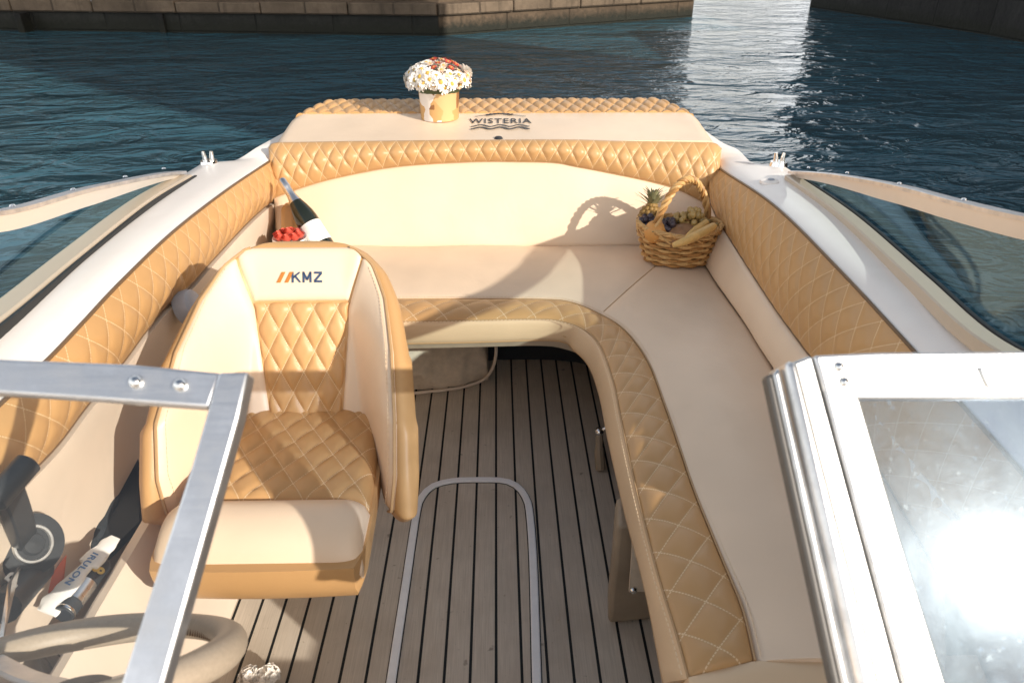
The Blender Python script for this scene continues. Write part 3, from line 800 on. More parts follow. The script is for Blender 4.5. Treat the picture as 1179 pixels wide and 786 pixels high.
def strip_panel(ufun0, ufun1, z0, z1, nz, nu, lift, bulge, quilt=None, wr=0):
    zz = np.linspace(z0, z1, nz); tt = np.linspace(0, 1, nu)
    G = []; uv = []; Bk = []
    for z in zz:
        a, b_ = ufun0(z), ufun1(z); row = []; ru = []; rb = []
        for t in tt:
            u = a+(b_-a)*t; n_ = Sn(u, z)
            e = min(min(t, 1-t)*abs(b_-a), (z-z0), (z1-z))/.018
            r_ = math.sqrt(max(0, 1-(1-min(1, max(0, e)))**2))
            h = lift*r_+bulge*math.sin(math.pi*t)**.6*math.sin(math.pi*(z-z0)/(z1-z0))**.4
            if quilt: h += quilt[2]*float(quilt_h(u, z, quilt[0], quilt[1]))
            p = S(u, z); row.append(p+n_*h); rb.append(p-n_*.006); ru.append((u/quilt[0], z/quilt[1]) if quilt else (u, z))
        G.append(row); uv.append(ru); Bk.append(rb)
    return MB().shell(np.array(G), np.array(Bk), np.array(uv))
rimw = lambda z: max(.01, hw(z)-.015)
strip_panel(lambda z: -rimw(z), lambda z: -min(bw(z), rimw(z))-.001, .385, .834, 60, 24, .010, .004).build('wing_panel', M['cream'], chair)
strip_panel(lambda z: min(bw(z), rimw(z))+.001, lambda z: rimw(z), .385, .834, 60, 24, .010, .004).build('wing_panel', M['cream'], chair)
strip_panel(lambda z: -min(bw(z), rimw(z)), lambda z: min(bw(z), rimw(z)), .735, .852, 30, 40, .010, .006).build('headrest_panel', M['cream'], chair)
strip_panel(lambda z: -bw(z), lambda z: bw(z), .43, .733, 120, 80, .004, .008, (.056, .096, .008)).build('quilted_back_insert', M['quilt'], chair)
for s in (-1, 1):
    pth = [S(s*rimw(z), z)+Sn(s*rimw(z), z)*.006 for z in list(np.linspace(.385, .83, 60))+list(np.linspace(.832, .852, 12))]
    MB().tube(pth, .0035, 6).build('edge_piping', M['thread'], chair)
# seat cushion
ybk, yf = 1.545, 1.05
def swid(y): return float(np.interp(y, [1.05, 1.12, 1.3, 1.55], [.200, .208, .203, .19]))
b = MB(); yy = np.linspace(1.046, 1.56, 40); zz = np.linspace(.335, .452, 12)
def sect(y, z):
    f = (z-.335)/(.452-.335)
    w = (swid(y)+.004)*(.86+.14*math.sqrt(1-(1-f)**2)); e = np.clip((y-1.046)/.05, 0, 1); return w*(.955+.045*math.sqrt(1-(1-e)**2))
rings = []
for z in zz:
    f = (z-.335)/(.452-.335); yf_ = 1.037+.040*(1-f)**2.5
    fr_ = [A([XC+u*sect(max(y_, 1.046), z), y_, z]) for u, y_ in [(1, y) for y in np.linspace(1.56, yf_, 26)]+[(u, yf_-.006*(1-u*u)) for u in np.linspace(.9, -.9, 19)]+[(-1, y) for y in np.linspace(yf_, 1.56, 26)]]
    rings.append(fr_)
G = np.array(rings); b.grid(G, closev=True)
b.f.append(tuple(range(G.shape[1]))); b.mi.append(0); b.f.append(tuple(range(len(b.v)-G.shape[1], len(b.v)))); b.mi.append(0)
b.build('seat_base', M['tan'], chair, angle=60)
# quilted top
ny, nx = 100, 90
G = np.zeros((ny, nx, 3)); uv = np.zeros((ny, nx, 2)); B = np.zeros_like(G)
for i, y in enumerate(np.linspace(1.195, 1.555, ny)):
    for j, u in enumerate(np.linspace(-1, 1, nx)):
        x = u*(swid(y)-.004); e = min((1-abs(u))*swid(y), y-1.195, 1.56-y+.01)/.03; r_ = math.sqrt(max(0, 1-(1-min(1, max(0, e)))**2))
        z = .455+.03*r_+.010*(y-1.2)/.36*0+.007*float(quilt_h(x, y, .066, .10))*min(1, e)
        G[i, j] = (XC+x, y, z); B[i, j] = (XC+x, y, .45); uv[i, j] = (x/.066, y/.10)
MB().shell(G, B, uv).build('quilted_seat', M['quilt'], chair)
# front roll
prof = [(1.205, .455), (1.20, .478), (1.185, .495), (1.155, .508), (1.12, .508), (1.085, .494), (1.06, .468), (1.047, .435), (1.046, .418)]
prof = resample(prof, 26)
G = np.zeros((40, 26, 3))
for i, u in enumerate(np.linspace(-1, 1, 40)):
    e = min(1, (1-abs(u))/.26); r_ = math.sqrt(1-(1-e)**2)
    for j in range(26):
        y, z = prof[j]; G[i, j] = (XC+u*swid(1.12)*.985, 1.13+(y-1.13)*(.82+.18*r_), .40+(z-.40)*(.62+.38*r_))
B = G.copy(); B[..., 2] = np.minimum(B[..., 2]-.02, .43); B[..., 1] = 1.13+(B[..., 1]-1.13)*.85
MB().shell(G, B).build('front_roll', M['cream'], chair)
pth = [G[i, -1]+A([0, -.002, .001]) for i in range(1, 39)]
MB().tube(pth, .0028, 6).build('roll_piping', M['thread'], chair)
dashes([p+A([0, -.0015, .010]) for p in pth], chair, M['topstitch'], .006, .004, .0009)
for s in (-1, 1):
    dashes([S(s*(rimw(z)-.010), z)+Sn(s*(rimw(z)-.010), z)*.0125 for z in np.linspace(.40, .82, 80)], chair, M['topstitch'], .006, .004, .0009)
# logo on the headrest
def on_back(V, F, u0, z0, name, mat):
    P = [S(u0+v[0], z0+v[1])+Sn(u0+v[0], z0+v[1])*(.0175+v[2]) for v in V]
    return MB().add(P, F).build(name, mat, chair, smooth=False)
kb = MB()
def stroke(p, q, x0, w=.0046, h=.0235, wd=.021):
    p = A(p)*A([wd, h]); q = A(q)*A([wd, h]); d = unit(q-p); n_ = A([-d[1], d[0]])*w/2
    p = p-d*w*.3*0; P = [p+n_, p-n_, q-n_, q+n_]
    P = [(x0+a_, .787-h/2+min(max(b_, 0), h)) for a_, b_ in P]
    kb.prism([S(u, v)+Sn(u, v)*.0175 for u, v in P], Sn(0, .787)*.0006)
for L_, x0 in (([((.1, 0), (.1, 1)), ((.12, .45), (.92, 1)), ((.35, .62), (.95, 0))], -.019),
               ([((.1, 0), (.1, 1)), ((.08, 1), (.5, .25)), ((.5, .25), (.92, 1)), ((.9, 0), (.9, 1))], .007),
               ([((.05, .9), (.95, .9)), ((.05, .1), (.95, .1)), ((.88, .85), (.1, .15))], .0335)):
    for p, q in L_: stroke(p, q, x0)
kb.build('logo_letters', M['navy'], chair, smooth=False)
lb = MB()
for k in (0, 1):
    x0 = -.056+k*.019
    P = [(x0, -.0115), (x0+.009, -.0115), (x0+.022, .0115), (x0+.013, .0115)]
    P3 = [S(u, .787+v)+Sn(u, .787+v)*.0175 for u, v in P]; lb.prism(P3, Sn(0, .787)*.0006)
lb.build('logo_slashes', M['orange_thread'], chair, smooth=False)
# pedestal
MB().lathe([(0, .002), (.085, .002), (.09, .008), (.08, .014), (.05, .02), (.042, .05), (.042, .30), (.10, .32), (.10, .33), (0, .33)], 28, (XC, 1.48, 0)).build('pedestal', M['chrome'], chair)
b = MB(); b.box((XC-.17, 1.16, .325), (XC+.17, 1.5, .345)); b.build('swivel_plate', M['alu_side'], chair, bevel=.006)

# ------------------------------------------------------------------ steering wheel
wc = A([-.548, .648, .690]); wr_ = .185; be = R(36)
ex = unit(A([1.0, 0, .07])); et = A([0, math.cos(be), -math.sin(be)]); en = np.cross(ex, et); en = en if en[2] > 0 else -en
sw = thing('steering_wheel', wc, 'grey leather steering wheel with stitched rim behind the left windscreen post', 'steering wheel')
ring = [wc+wr_*(math.cos(a)*ex+math.sin(a)*et) for a in np.linspace(0, 2*math.pi, 72, endpoint=False)]
rad = [.0205+.0025*math.cos(3*a) for a in np.linspace(0, 2*math.pi, 72, endpoint=False)]
MB().tube(ring, rad, 16, closed=True).build('rim', M['wheel'], sw)
ring2 = [wc+(wr_-.0175)*(math.cos(a)*ex+math.sin(a)*et)-en*.004 for a in np.linspace(0, 2*math.pi, 180, endpoint=False)]
b = MB()
for i in range(0, 180, 1):
    p = ring2[i]; q = ring2[(i+1) % 180]; b.tube([p+en*.005, p*.4+q*.6-en*.005], .0011, 5)
b.build('rim_stitching', M['piping'], sw)
hub = MB(); rotw = np.array(Vector((0, 0, 1)).rotation_difference(Vector(en)).to_matrix())
hub.lathe([(0, .012), (.03, .012), (.045, .004), (.05, -.015), (.03, -.05), (.03, -.2), (0, -.2)], 24, wc-en*.035, rotw); hub.build('hub', M['plastic'], sw)
for a in (R(20), R(160), R(270)):
    d = math.cos(a)*ex+math.sin(a)*et; sd = np.cross(en, d)
    P0_ = wc+d*.035-en*.03; P1_ = wc+d*(wr_-.008)
    pth = resample([P0_, wc+d*.10-en*.022, P1_], 12)
    MB().tube(pth, 1.0, prof=[(-.014, -.004), (.014, -.004), (.016, 0), (.014, .004), (-.014, .004), (-.016, 0)], up=en).build('spoke', M['alu'], sw)

# ------------------------------------------------------------------ throttle
tc = Px(38, 626, -.86)
th = thing('throttle_lever', tc, 'black throttle lever with a ringed hub on the cream side wall', 'throttle')
RX = np.array(Vector((0, 0, 1)).rotation_difference(Vector((.82, -.35, .45))).to_matrix())
MB().lathe([(0, .0), (.056, .0), (.060, -.012), (.060, -.045), (.066, -.05), (.066, -.075)], 32, tc, RX).build('hub', M['plastic'], th)
r1 = MB(); r1.lathe([(.028, .001), (.030, .004), (.034, .004), (.036, .001)], 32, tc, RX); r1.build('hub_ring', M['alu_side'], th)
MB().lathe([(0, .007), (.017, .006), (.021, .001)], 24, tc, RX).build('hub_cap', M['plastic'], th)
axn = RX @ A([0, 0, 1.0])
k1 = Px(8, 560, -.81); k0 = tc-axn*.03
pth = resample([k0, k0*.5+k1*.5+axn*.006, k1], 14)
MB().tube(pth, 1.0, prof=[(-.021, -.012), (.021, -.012), (.024, 0), (.021, .012), (-.021, .012), (-.024, 0)], up=axn).build('lever', M['plastic'], th, bevel=.003)
grip = MB(); gdir = unit(np.cross(axn, k1-k0)); grip.tube([k1-gdir*.055, k1-gdir*.05, k1+gdir*.03, k1+gdir*.038], [.012, .021, .022, .014], 16); grip.build('grip', M['plastic'], th)
p = Px(4, 700, -.84); q = Px(44, 655, -.88)
MB().tube(resample([p, q], 6), .028, 12).build('base_housing', M['plastic'], th)
p = Px(12, 668, -.835)
V, F = text_mesh('P', .035, .0006, 1, .0008)
Mr = np.stack([unit(A([0.2, .9, .1])), unit(np.cross(axn, A([0.2, .9, .1]))), axn], 1)
MB().add((V @ Mr.T)+p+axn*.012, F).build('gear_letter', M['white'], th, smooth=False)
MB().prism([Px(2, 745, -.72), Px(14, 668, -.80), Px(24, 650, -.82), Px(10, 700, -.78)], (.0, -.01, .004)).build('gear_strip', M['chrome'], th)

# ------------------------------------------------------------------ pocket contents
def along(pa, pb, n): return [pa*(1-t)+pb*t for t in np.linspace(0, 1, n)]
# white crumpled tube
p0, p1 = Pz(52, 705, .40), Pz(133, 618, .415)
tb = thing('sealant_packet', p0, 'crumpled white packet with blue lettering lying diagonally in the side pocket', 'packet')
ax = unit(p1-p0); upn = unit(A([.25, -.25, 1.0])-ax*np.dot(A([.25, -.25, 1.0]), ax)); sd = np.cross(ax, upn)
L = np.linalg.norm(p1-p0)
G = []
for i, t in enumerate(np.linspace(0, 1, 46)):
    w = .022*(.55+.45*math.sin(math.pi*min(1, t*1.6+.2)) if t < .6 else 1-.55*((t-.6)/.4)**2)
    h = .011*math.sin(math.pi*np.clip(t*.9+.08, 0, 1))
    row = []
    for a in np.linspace(0, 2*math.pi, 20, endpoint=False):
        nz = 1+.35*noise.noise(Vector((t*9, math.cos(a)*1.4, math.sin(a)*1.4)))*(.25+abs(t-.5)*1.6)
        row.append(p0+ax*(t*L)+sd*(w*math.cos(a)*nz)+upn*(h*math.sin(a)*nz+.004*math.sin(t*3)))
    G.append(row)
MB().grid(np.array(G), closev=True).build('wrapper', M['white'], tb)
V, F = text_mesh('IRULON', .03, .0005, 1, .0005); V[:, 0] *= .078/(V[:, 0].max()-V[:, 0].min())
Mr = np.stack([-ax, np.cross(upn, -ax), upn], 1)
V2 = V.copy(); V2[:, 1] *= .55
MB().add((V2 @ Mr.T)+p0+ax*(L*.50)+upn*.0165+sd*0, F).build('lettering', M['blue_ink'], tb, smooth=False)
# dark can
q0, q1 = Pz(72, 708, .385), Pz(116, 650, .385)
can = thing('spray_can', q0, 'dark can with a gold figure 8 on its label lying beside the white packet', 'can')
ax = unit(q1-q0); Mc = np.array(Vector((0, 0, 1)).rotation_difference(Vector(ax)).to_matrix()); L = np.linalg.norm(q1-q0)
MB().lathe([(0, 0), (.019, 0), (.0205, .004), (.0205, L), (.015, L+.008), (0, L+.009)], 28, q0, Mc).build('can_body', M['plastic'], can)
MB().lathe([(.0207, .004), (.0213, .005), (.0213, .009), (.0207, .010)], 28, q0, Mc).build('can_rim', M['chrome'], can)
lb = MB().lathe([(.0207, L*.24), (.0209, L*.25), (.0209, L*.60), (.0207, L*.61)], 28, q0, Mc); lb.build('label_band', M['silver'], can)
cn = unit(CAM-(q0+q1)/2); cn = unit(cn-ax*np.dot(cn, ax))
Mr = np.stack([-ax, np.cross(cn, -ax), cn], 1)
V, F = text_mesh('8', .034, .0006, 1, .001)
MB().add((V @ Mr.T)+q0+ax*L*.80+cn*.0212, F).build('figure', M['gold'], can, smooth=False)
# orange red wrapper
P_ = [Pz(48, 685, .375), Pz(66, 664, .38), Pz(78, 634, .385), Pz(72, 655, .38), Pz(62, 680, .378)]
w_ = MB().prism([Pz(47, 686, .376), Pz(58, 662, .40), Pz(77, 636, .41), Pz(74, 662, .385), Pz(66, 676, .378)], (-.004, .0, -.012)).build('snack_wrapper', M['red_wrap'], None, bevel=.003)
tag(w_, 'orange red wrapper tucked between the side wall and the white packet', 'wrapper')
# black pouch
pc = Pz(118, 600, .33)
G = []
for a in np.linspace(0, 2*math.pi, 28, endpoint=False):
    row = []
    for b_ in np.linspace(.05, math.pi-.05, 14):
        v = A([math.cos(a)*math.sin(b_), math.sin(a)*math.sin(b_), math.cos(b_)]); v = np.sign(v)*np.abs(v)**.7
        nz = 1+.18*noise.noise(Vector(v*2.2)); row.append(pc+v*A([.045, .10, .04])*nz)
    G.append(row)
pch = MB().grid(np.array(G), closeu=True).build('black_pouch', M['darkcloth'], None); tag(pch, 'black cloth pouch stuffed into the far end of the side pocket', 'pouch')
# blue caps behind the wheel
for px, py, g in ((25, 741, 'blue bottle cap nearer the boat side, under the steering wheel rim'), (40, 737, 'blue bottle cap nearer the chair, under the steering wheel rim')):
    c = Pz(px, py, .36)
    bt = thing('water_bottle', c, g, 'bottle')
    MB().lathe([(0, .0), (.014, 0), (.016, -.004), (.016, -.02)], 20, c).build('cap', M['blue'], bt)
    MB().lathe([(.0135, -.021), (.015, -.04), (.026, -.06), (.028, -.10), (.028, -.14), (0, -.14)], 20, c).build('bottle_body', M['flute'], bt)

# ------------------------------------------------------------------ storage bags
G = []
P0 = Pz(455, 452, .02); P1 = Pz(556, 436, .02)
bg = thing('canvas_bag', (P0+P1)/2*A([1, 1, 0]), 'beige canvas bag with a pale piped edge stowed under the stern bench', 'bag')
xa, xb = -.62, float(P1[0])+.02; ya, ybb = float(P0[1]), 2.42
def yfront(x): return ya+(float(P1[1])-ya)*np.clip((x-float(P0[0]))/(float(P1[0])-float(P0[0])), -1, 1)
nu, nv = 110, 44
for i, u in enumerate(np.linspace(0, 1, nu)):
    row = []
    for j, v in enumerate(np.linspace(0, 1, nv)):
        x = xa+(xb-xa)*u; e = min(u, 1-u)/.10; r_ = math.sqrt(max(0, 1-(1-min(1, e))**2))
        ang = v*math.pi
        yc = yfront(x)+.16; y = yc-.16*abs(math.cos(ang))**.6*np.sign(math.cos(ang)); z = .012+.235*math.sin(ang)**.75*(.35+.65*r_)
        z += .034*noise.noise(Vector((x*9, y*9, z*7)))*math.sin(ang); y += .030*noise.noise(Vector((x*8, z*12, 5)))+.014*noise.noise(Vector((x*23, z*26, 2)))
        row.append((x, y, z))
    G.append(row)
G = np.array(G)
MB().grid(G).build('bag_body', M['bag'], bg)
pth = [Pz(571, 396, .20), Pz(571, 408, .17), Pz(567, 424, .10), Pz(556, 437, .03), Pz(530, 446, .015), Pz(490, 451, .015), Pz(455, 455, .015)]
MB().tube(resample(pth, 40), .006, 8).build('bag_piping', M['liner'], bg)
# grey storage bag under the right of the bench
A0, A1, A2, A3 = Pz(702, 530, .34), Pz(702, 715, .02), Pz(750, 727, .02), Pz(722, 600, .33)
gb = thing('storage_box', (A1+A2)/2*A([1, 1, 0]), 'grey soft storage box with snap studs under the side bench', 'storage box')
f0 = Pz(700, 718, .01); f1 = Pz(703, 540, .01)
xw = float(f0[0])
yb0 = float(f0[1]); xr1 = xw+.17
G = np.array([[A([x, yb0+.012*math.sin((x-xw)*9)+.006*noise.noise(Vector((x*9, z*9, 0))), z]) for z in np.linspace(.008, .335, 14)] for x in np.linspace(xw, xr1, 14)])
MB().shell(G, G+A([.012, .10, 0])).build('box_body', M['greybag'], gb, bevel=.012, seg=3)
fl = np.array([[A([x, yb0-.012-.03*t+.006*noise.noise(Vector((x*11, t*3, 2))), .335-.17*t]) for t in np.linspace(0, 1, 8)] for x in np.linspace(xw+.035, xr1, 16)])
MB().shell(fl, fl+A([0, .008, -.003])).build('box_flap', M['bag'], gb)
for z in (.31, .17):
    MB().lathe([(0, .006), (.006, .005), (.009, 0)], 14, (xw+.045, yb0-.04+.0*z, z), np.array(Matrix.Rotation(R(90), 3, 'X'))).build('snap_stud', M['chrome'], gb)
# metal tap under the bench
c = Pz(690, 497, .12)
tp = thing('drain_valve', c*A([1, 1, 0]), 'small steel valve with a hanging lever under the curve of the bench', 'valve')
MB().sphere(c, .016, 12).build('valve_body', M['chrome'], tp)
MB().tube(resample([c, c+A([.03, .0, .02]), c+A([.09, .01, .03])], 10), .007, 10).build('valve_pipe', M['chrome'], tp)
MB().tube(resample([c+A([0, -.005, -.01]), c+A([.0, -.03, -.06]), c+A([.004, -.05, -.11])], 10), [.012]*4+[.016]*6, 8).build('valve_lever', M['greybag'], tp)

# ------------------------------------------------------------------ flower pot on the sun pad
pb_ = PP(505.5, 142.5, -.002)+A([0, .07, .07*PSL])
fp = thing('flower_pot', pb_, 'bouquet of white daisies with coral blossoms in a patterned kraft paper pot', 'potted flowers')
def kraft():
    t = NT('patterned_kraft_paper'); co = t.coord()
    mp = t.n('ShaderNodeMapping'); mp.inputs['Scale'].default_value = (1, 1, .8); t.l(co, mp.inputs[0])
    v = t.n('ShaderNodeTexVoronoi', distance='MANHATTAN'); v.inputs['Scale'].default_value = 21; t.l(mp.outputs[0], v.inputs['Vector'])
    sp = t.n('ShaderNodeSeparateColor'); t.l(v.outputs['Color'], sp.inputs[0])
    r = t.n('ShaderNodeValToRGB'); r.color_ramp.interpolation = 'CONSTANT'
    el = r.color_ramp.elements; el[0].position = 0; el[0].color = (.56, .33, .13, 1); el[1].position = .3; el[1].color = (.70, .45, .22, 1)
    for p, c in ((.52, (.30, .13, .05)), (.68, (.62, .36, .15)), (.84, (.82, .76, .70))):
        e = el.new(p); e.color = (*c, 1)
    t.l(sp.outputs[0], r.inputs[0]); t.bsdf(r.outputs[0], .5); return t.m
M['kraft'] = kraft()
MB().lathe([(0, 0), (.076, 0), (.078, .004), (.083, .115), (.085, .118), (.080, .116), (.075, .06), (0, .06)], 36, pb_).build('pot', M['kraft'], fp)
fc = pb_+A([0, 0, .155])
b = MB(); b.sphere(fc-A([0, 0, .02]), (.10, .096, .05), 14); b.build('foliage', M['leaf'], fp)
def frame(nrm):
    nrm = unit(nrm); a = unit(np.cross(nrm, A([.3, .9, .2]))); return np.stack([a, np.cross(nrm, a), nrm], 1)
def daisy(c, nrm, r, name, pm, cm_, petals=11):
    Fm = frame(nrm); b = MB()
    for lay, (rr, tilt, off) in enumerate(((1.0, .10, 0), (.78, .38, .5))):
        for k in range(petals):
            a = 2*math.pi*(k+off)/petals+random.uniform(-.12, .12); rk = r*rr*random.uniform(.88, 1.1)
            ca, sa = math.cos(a), math.sin(a); wv = .36*r*random.uniform(.8, 1.1)
            loc = []
            for t_, w_ in ((.12, .35), (.5, .95), (.85, .8), (1.0, .25)):
                z = r*(tilt*t_+random.uniform(-.06, .06)-.18*t_*t_)
                for sgn in (-1, 0, 1):
                    loc.append((rk*t_*ca-sgn*wv*.5*w_*sa, rk*t_*sa+sgn*wv*.5*w_*ca, z+(.0 if sgn else -.06*r)))
            V = [c+Fm @ A(p) for p in loc]
            F = [(i*3+j, i*3+j+1, i*3+j+4, i*3+j+3) for i in range(3) for j in range(2)]
            b.add(V, F, None, 0)
    b.sphere(c+Fm @ A([0, 0, r*.10]), (r*.27, r*.27, r*.16), 8, 1, Fm)
    return b.build(name, [pm, cm_], fp)
lf = MB()
for i in range(34):
    a = random.uniform(0, 2*math.pi); el_ = random.uniform(-.35, .9); d = A([math.cos(a)*math.cos(el_), math.sin(a)*math.cos(el_), math.sin(el_)])
    c0_ = fc+d*A([.10, .10, .05]); tip = fc+d*A([.150, .146, .086])*random.uniform(.9, 1.08)+A([0, 0, -.012*random.random()])
    w_ = unit(np.cross(d, A([.2, .1, 1.0])))*random.uniform(.006, .010); m_ = (c0_+tip)/2+d*.004
    lf.add([c0_, m_-w_, tip, m_+w_, m_+d*.002], [(0, 1, 4), (1, 2, 4), (2, 3, 4), (3, 0, 4)])
lf.build('leaves', M['leaf_light'], fp)
kk = 0
ga = math.pi*(3-math.sqrt(5))
NF = 80
for i in range(NF):
    t_ = (i+.5)/NF; ph = ga*i; zc = 1-t_*1.22
    rr_ = math.sqrt(max(0, 1-zc*zc))
    d = A([rr_*math.cos(ph), rr_*math.sin(ph), zc])
    c = fc+d*A([.122, .118, .066])*random.uniform(.93, 1.06)
    nrm = unit(d*A([1, 1, 1.3])+A([0, 0, .15])+rng.normal(size=3)*.24)
    if zc > .62 and d[1] < .55 and d[0] > -.35:
        daisy(c+A([0, 0, .008]), nrm, random.uniform(.014, .019), 'coral_blossom', M['red'] if random.random() < .62 else M['blush'], M['yolk'], 8)
    elif d[0] > .30 and random.random() < .6:
        daisy(c, nrm, random.uniform(.020, .026), 'blush_blossom', M['blush'] if random.random() < .6 else M['petal'], M['yolk'], 9)
    else:
        daisy(c, nrm, random.uniform(.024, .035), 'daisy', M['petal'], M['yolk'], 11)

# ------------------------------------------------------------------ bottle, white pot of red flowers, flute
ba = Py(371, 282, 2.53); bt_ = Py(325, 208, 2.66)
bo = thing('champagne_bottle', ba, 'dark champagne bottle with silver foil and white label leaning in the stern corner', 'bottle')
ax = unit(bt_-ba); L = np.linalg.norm(bt_-ba); base = ba-ax*.05; L += .05
Mb = np.array(Vector((0, 0, 1)).rotation_difference(Vector(ax)).to_matrix())
s_ = L/.33
def sc(pr): return [(r*.93*s_, z*s_) for r, z in pr]
MB().lathe(sc([(0, .01), (.03, 0), (.043, .003), (.0445, .012), (.0445, .155), (.042, .18), (.034, .21), (.0235, .24), (.0165, .265), (.015, .30), (0, .30)]), 32, base, Mb).build('bottle_glass', M['bottle'], bo)
MB().lathe(sc([(.0252, .236), (.0182, .262), (.0162, .29), (.0178, .297), (.0178, .306), (.0166, .312), (.0162, .33), (.012, .336), (0, .337)]), 28, base, Mb).build('foil', M['silver'], bo)
MB().lathe(sc([(.0447, .055), (.0452, .056), (.0452, .135), (.0447, .136)]), 32, base, Mb).build('label', M['white'], bo)
cn = unit(CAM-base); cn = unit(cn-ax*np.dot(cn, ax))
# white pot of red flowers on the bench
rp = Py(334, 279, 2.50)
rp = A([rp[0], rp[1], rp[2]])
base_z = ZB+.02
rf = thing('rose_box', A([rp[0], rp[1], base_z]), 'white round box of red roses beside the champagne bottle', 'flower box')
hb = float(Py(334, 273, 2.50)[2])-base_z
MB().lathe([(0, 0), (.055, 0), (.056, .004), (.060, hb), (.057, hb-.003), (0, hb-.02)], 32, (rp[0], rp[1], base_z)).build('box_wall', M['white'], rf)
for i in range(9):
    a = i*2*math.pi/8; r_ = .036 if i < 8 else 0
    c = A([rp[0]+r_*math.cos(a), rp[1]+r_*math.sin(a), base_z+hb+.006+(.012 if i == 8 else 0)])
    b = MB()
    for lay in range(4):
        rr = .021*(1-lay*.22)
        for k in range(5):
            a2 = k*2*math.pi/5+lay*.6
            P = []
            for t_ in np.linspace(-.75, .75, 5):
                for h_ in (0, .5, 1):
                    P.append(c+A([rr*(.55+.45*h_)*math.cos(a2+t_), rr*(.55+.45*h_)*math.sin(a2+t_), -.006+h_*(.014+lay*.003)]))
            b.add(P, [(q*3+j, q*3+j+1, q*3+j+4, q*3+j+3) for q in range(4) for j in range(2)])
    b.sphere(c, (.008, .008, .01), 6)
    b.build('rose', M['red'], rf)
# clear flute beside the bottle
g0 = Py(354, 287, 2.47); g1 = Py(340, 262, 2.56); ax = unit(g1-g0)
Mg = np.array(Vector((0, 0, 1)).rotation_difference(Vector(ax)).to_matrix())
fl_ = thing('glass_tumbler', g0, 'slim clear drinking glass lying against the champagne bottle', 'glass')
MB().lathe([(0, -.05), (.020, -.05), (.022, -.045), (.026, .09), (.0245, .09), (.020, -.035), (0, -.035)], 24, g0, Mg).build('tumbler_wall', M['flute'], fl_)

# ------------------------------------------------------------------ fruit basket
bc = Pz(779, 301, ZB+.022); bc = A([bc[0], bc[1]+.02, ZB+.024])
bk = thing('wicker_basket', bc, 'honey coloured wicker basket with a tall braided handle holding fruit', 'basket')
RA, RB, RH = .145, .108, .125    # half width, half depth, height of the rim
BRZ = R(-6)
def bp(a, f, lift=0, dr=0):
    """point on the basket wall: a angle, f height fraction"""
    k = .74+.26*f**.7
    x, y = (RA*k+dr)*math.cos(a), (RB*k+dr)*math.sin(a)
    return bc+A([x*math.cos(BRZ)-y*math.sin(BRZ), x*math.sin(BRZ)+y*math.cos(BRZ), RH*f*(1+.10*abs(math.cos(a)))+lift])
body = MB(); NS = 22
for row in range(11):
    f = (row+.5)/11; pth = []
    for a in np.linspace(0, 2*math.pi, 132, endpoint=False):
        pth.append(bp(a, f+.012*math.sin(a*3+row), 0, .0055*math.cos(a*NS/2+math.pi*row)))
    body.tube(pth, .0062+.0008*math.sin(row*2.1), 6, closed=True, mi=row % 2)
for k in range(NS):
    a = (k+.5)*2*math.pi/NS
    body.tube([bp(a, f_, 0, 0) for f_ in np.linspace(0, 1.03, 8)], .0042, 6)
G = np.array([[bp(a, 0)*(t)+bc*(1-t) for t in np.linspace(0, 1, 4)] for a in np.linspace(0, 2*math.pi, 40, endpoint=False)])
body.grid(G, closeu=True)
body.build('woven_wall', [M['wicker'], M['wickerlight']], bk)
G = np.array([[bp(a, f, 0, -.011) for f in np.linspace(0, .97, 6)] for a in np.linspace(0, 2*math.pi, 48, endpoint=False)])
MB().grid(G, closeu=True).build('inner_wall', M['wicker'], bk)
rm = MB()
for k in range(3):
    pth = [bp(a, 1.0+.035*math.sin(a*9+k*2.09), 0, .006*math.cos(a*9+k*2.09)) for a in np.linspace(0, 2*math.pi, 160, endpoint=False)]
    rm.tube(pth, .0052, 6, closed=True)
for k in range(16):
    a = k*2*math.pi/16+.1
    rm.tube([bp(a+t*.42, 1.06-.30*t, 0, .008) for t in np.linspace(0, 1, 6)], .0035, 5)
rm.build('braided_rim', M['wickerlight'], bk)
a0 = math.radians(225); a1 = math.radians(38)
h0 = Pn(754, 283, bc, A([0, 1.0, 0])); e0_ = bp(a0, .75); e1_ = bp(a1, .85)
topz = .190
hd = MB(); ctr = []
for t in np.linspace(0, 1, 60):
    p = e0_*(1-t)+e1_*t; hgt = topz*math.sin(math.pi*t)**.62
    ctr.append(p+A([0, 0, hgt]))
ctr = np.array(ctr); T_ = np.gradient(ctr, axis=0); T_ /= np.linalg.norm(T_, axis=1, keepdims=True)
hz = unit(np.cross(e1_-e0_, A([0, 0, 1.0])))
for k in range(3):
    pth = []
    for i in range(60):
        n2 = np.cross(T_[i], hz); ph = i*.62+k*2.094
        pth.append(ctr[i]+.0072*(math.cos(ph)*hz*1.2+math.sin(ph)*n2))
    hd.tube(pth, .0068, 7, mi=k % 2)
hd.build('braided_handle', [M['wickerlight'], M['wicker']], bk)
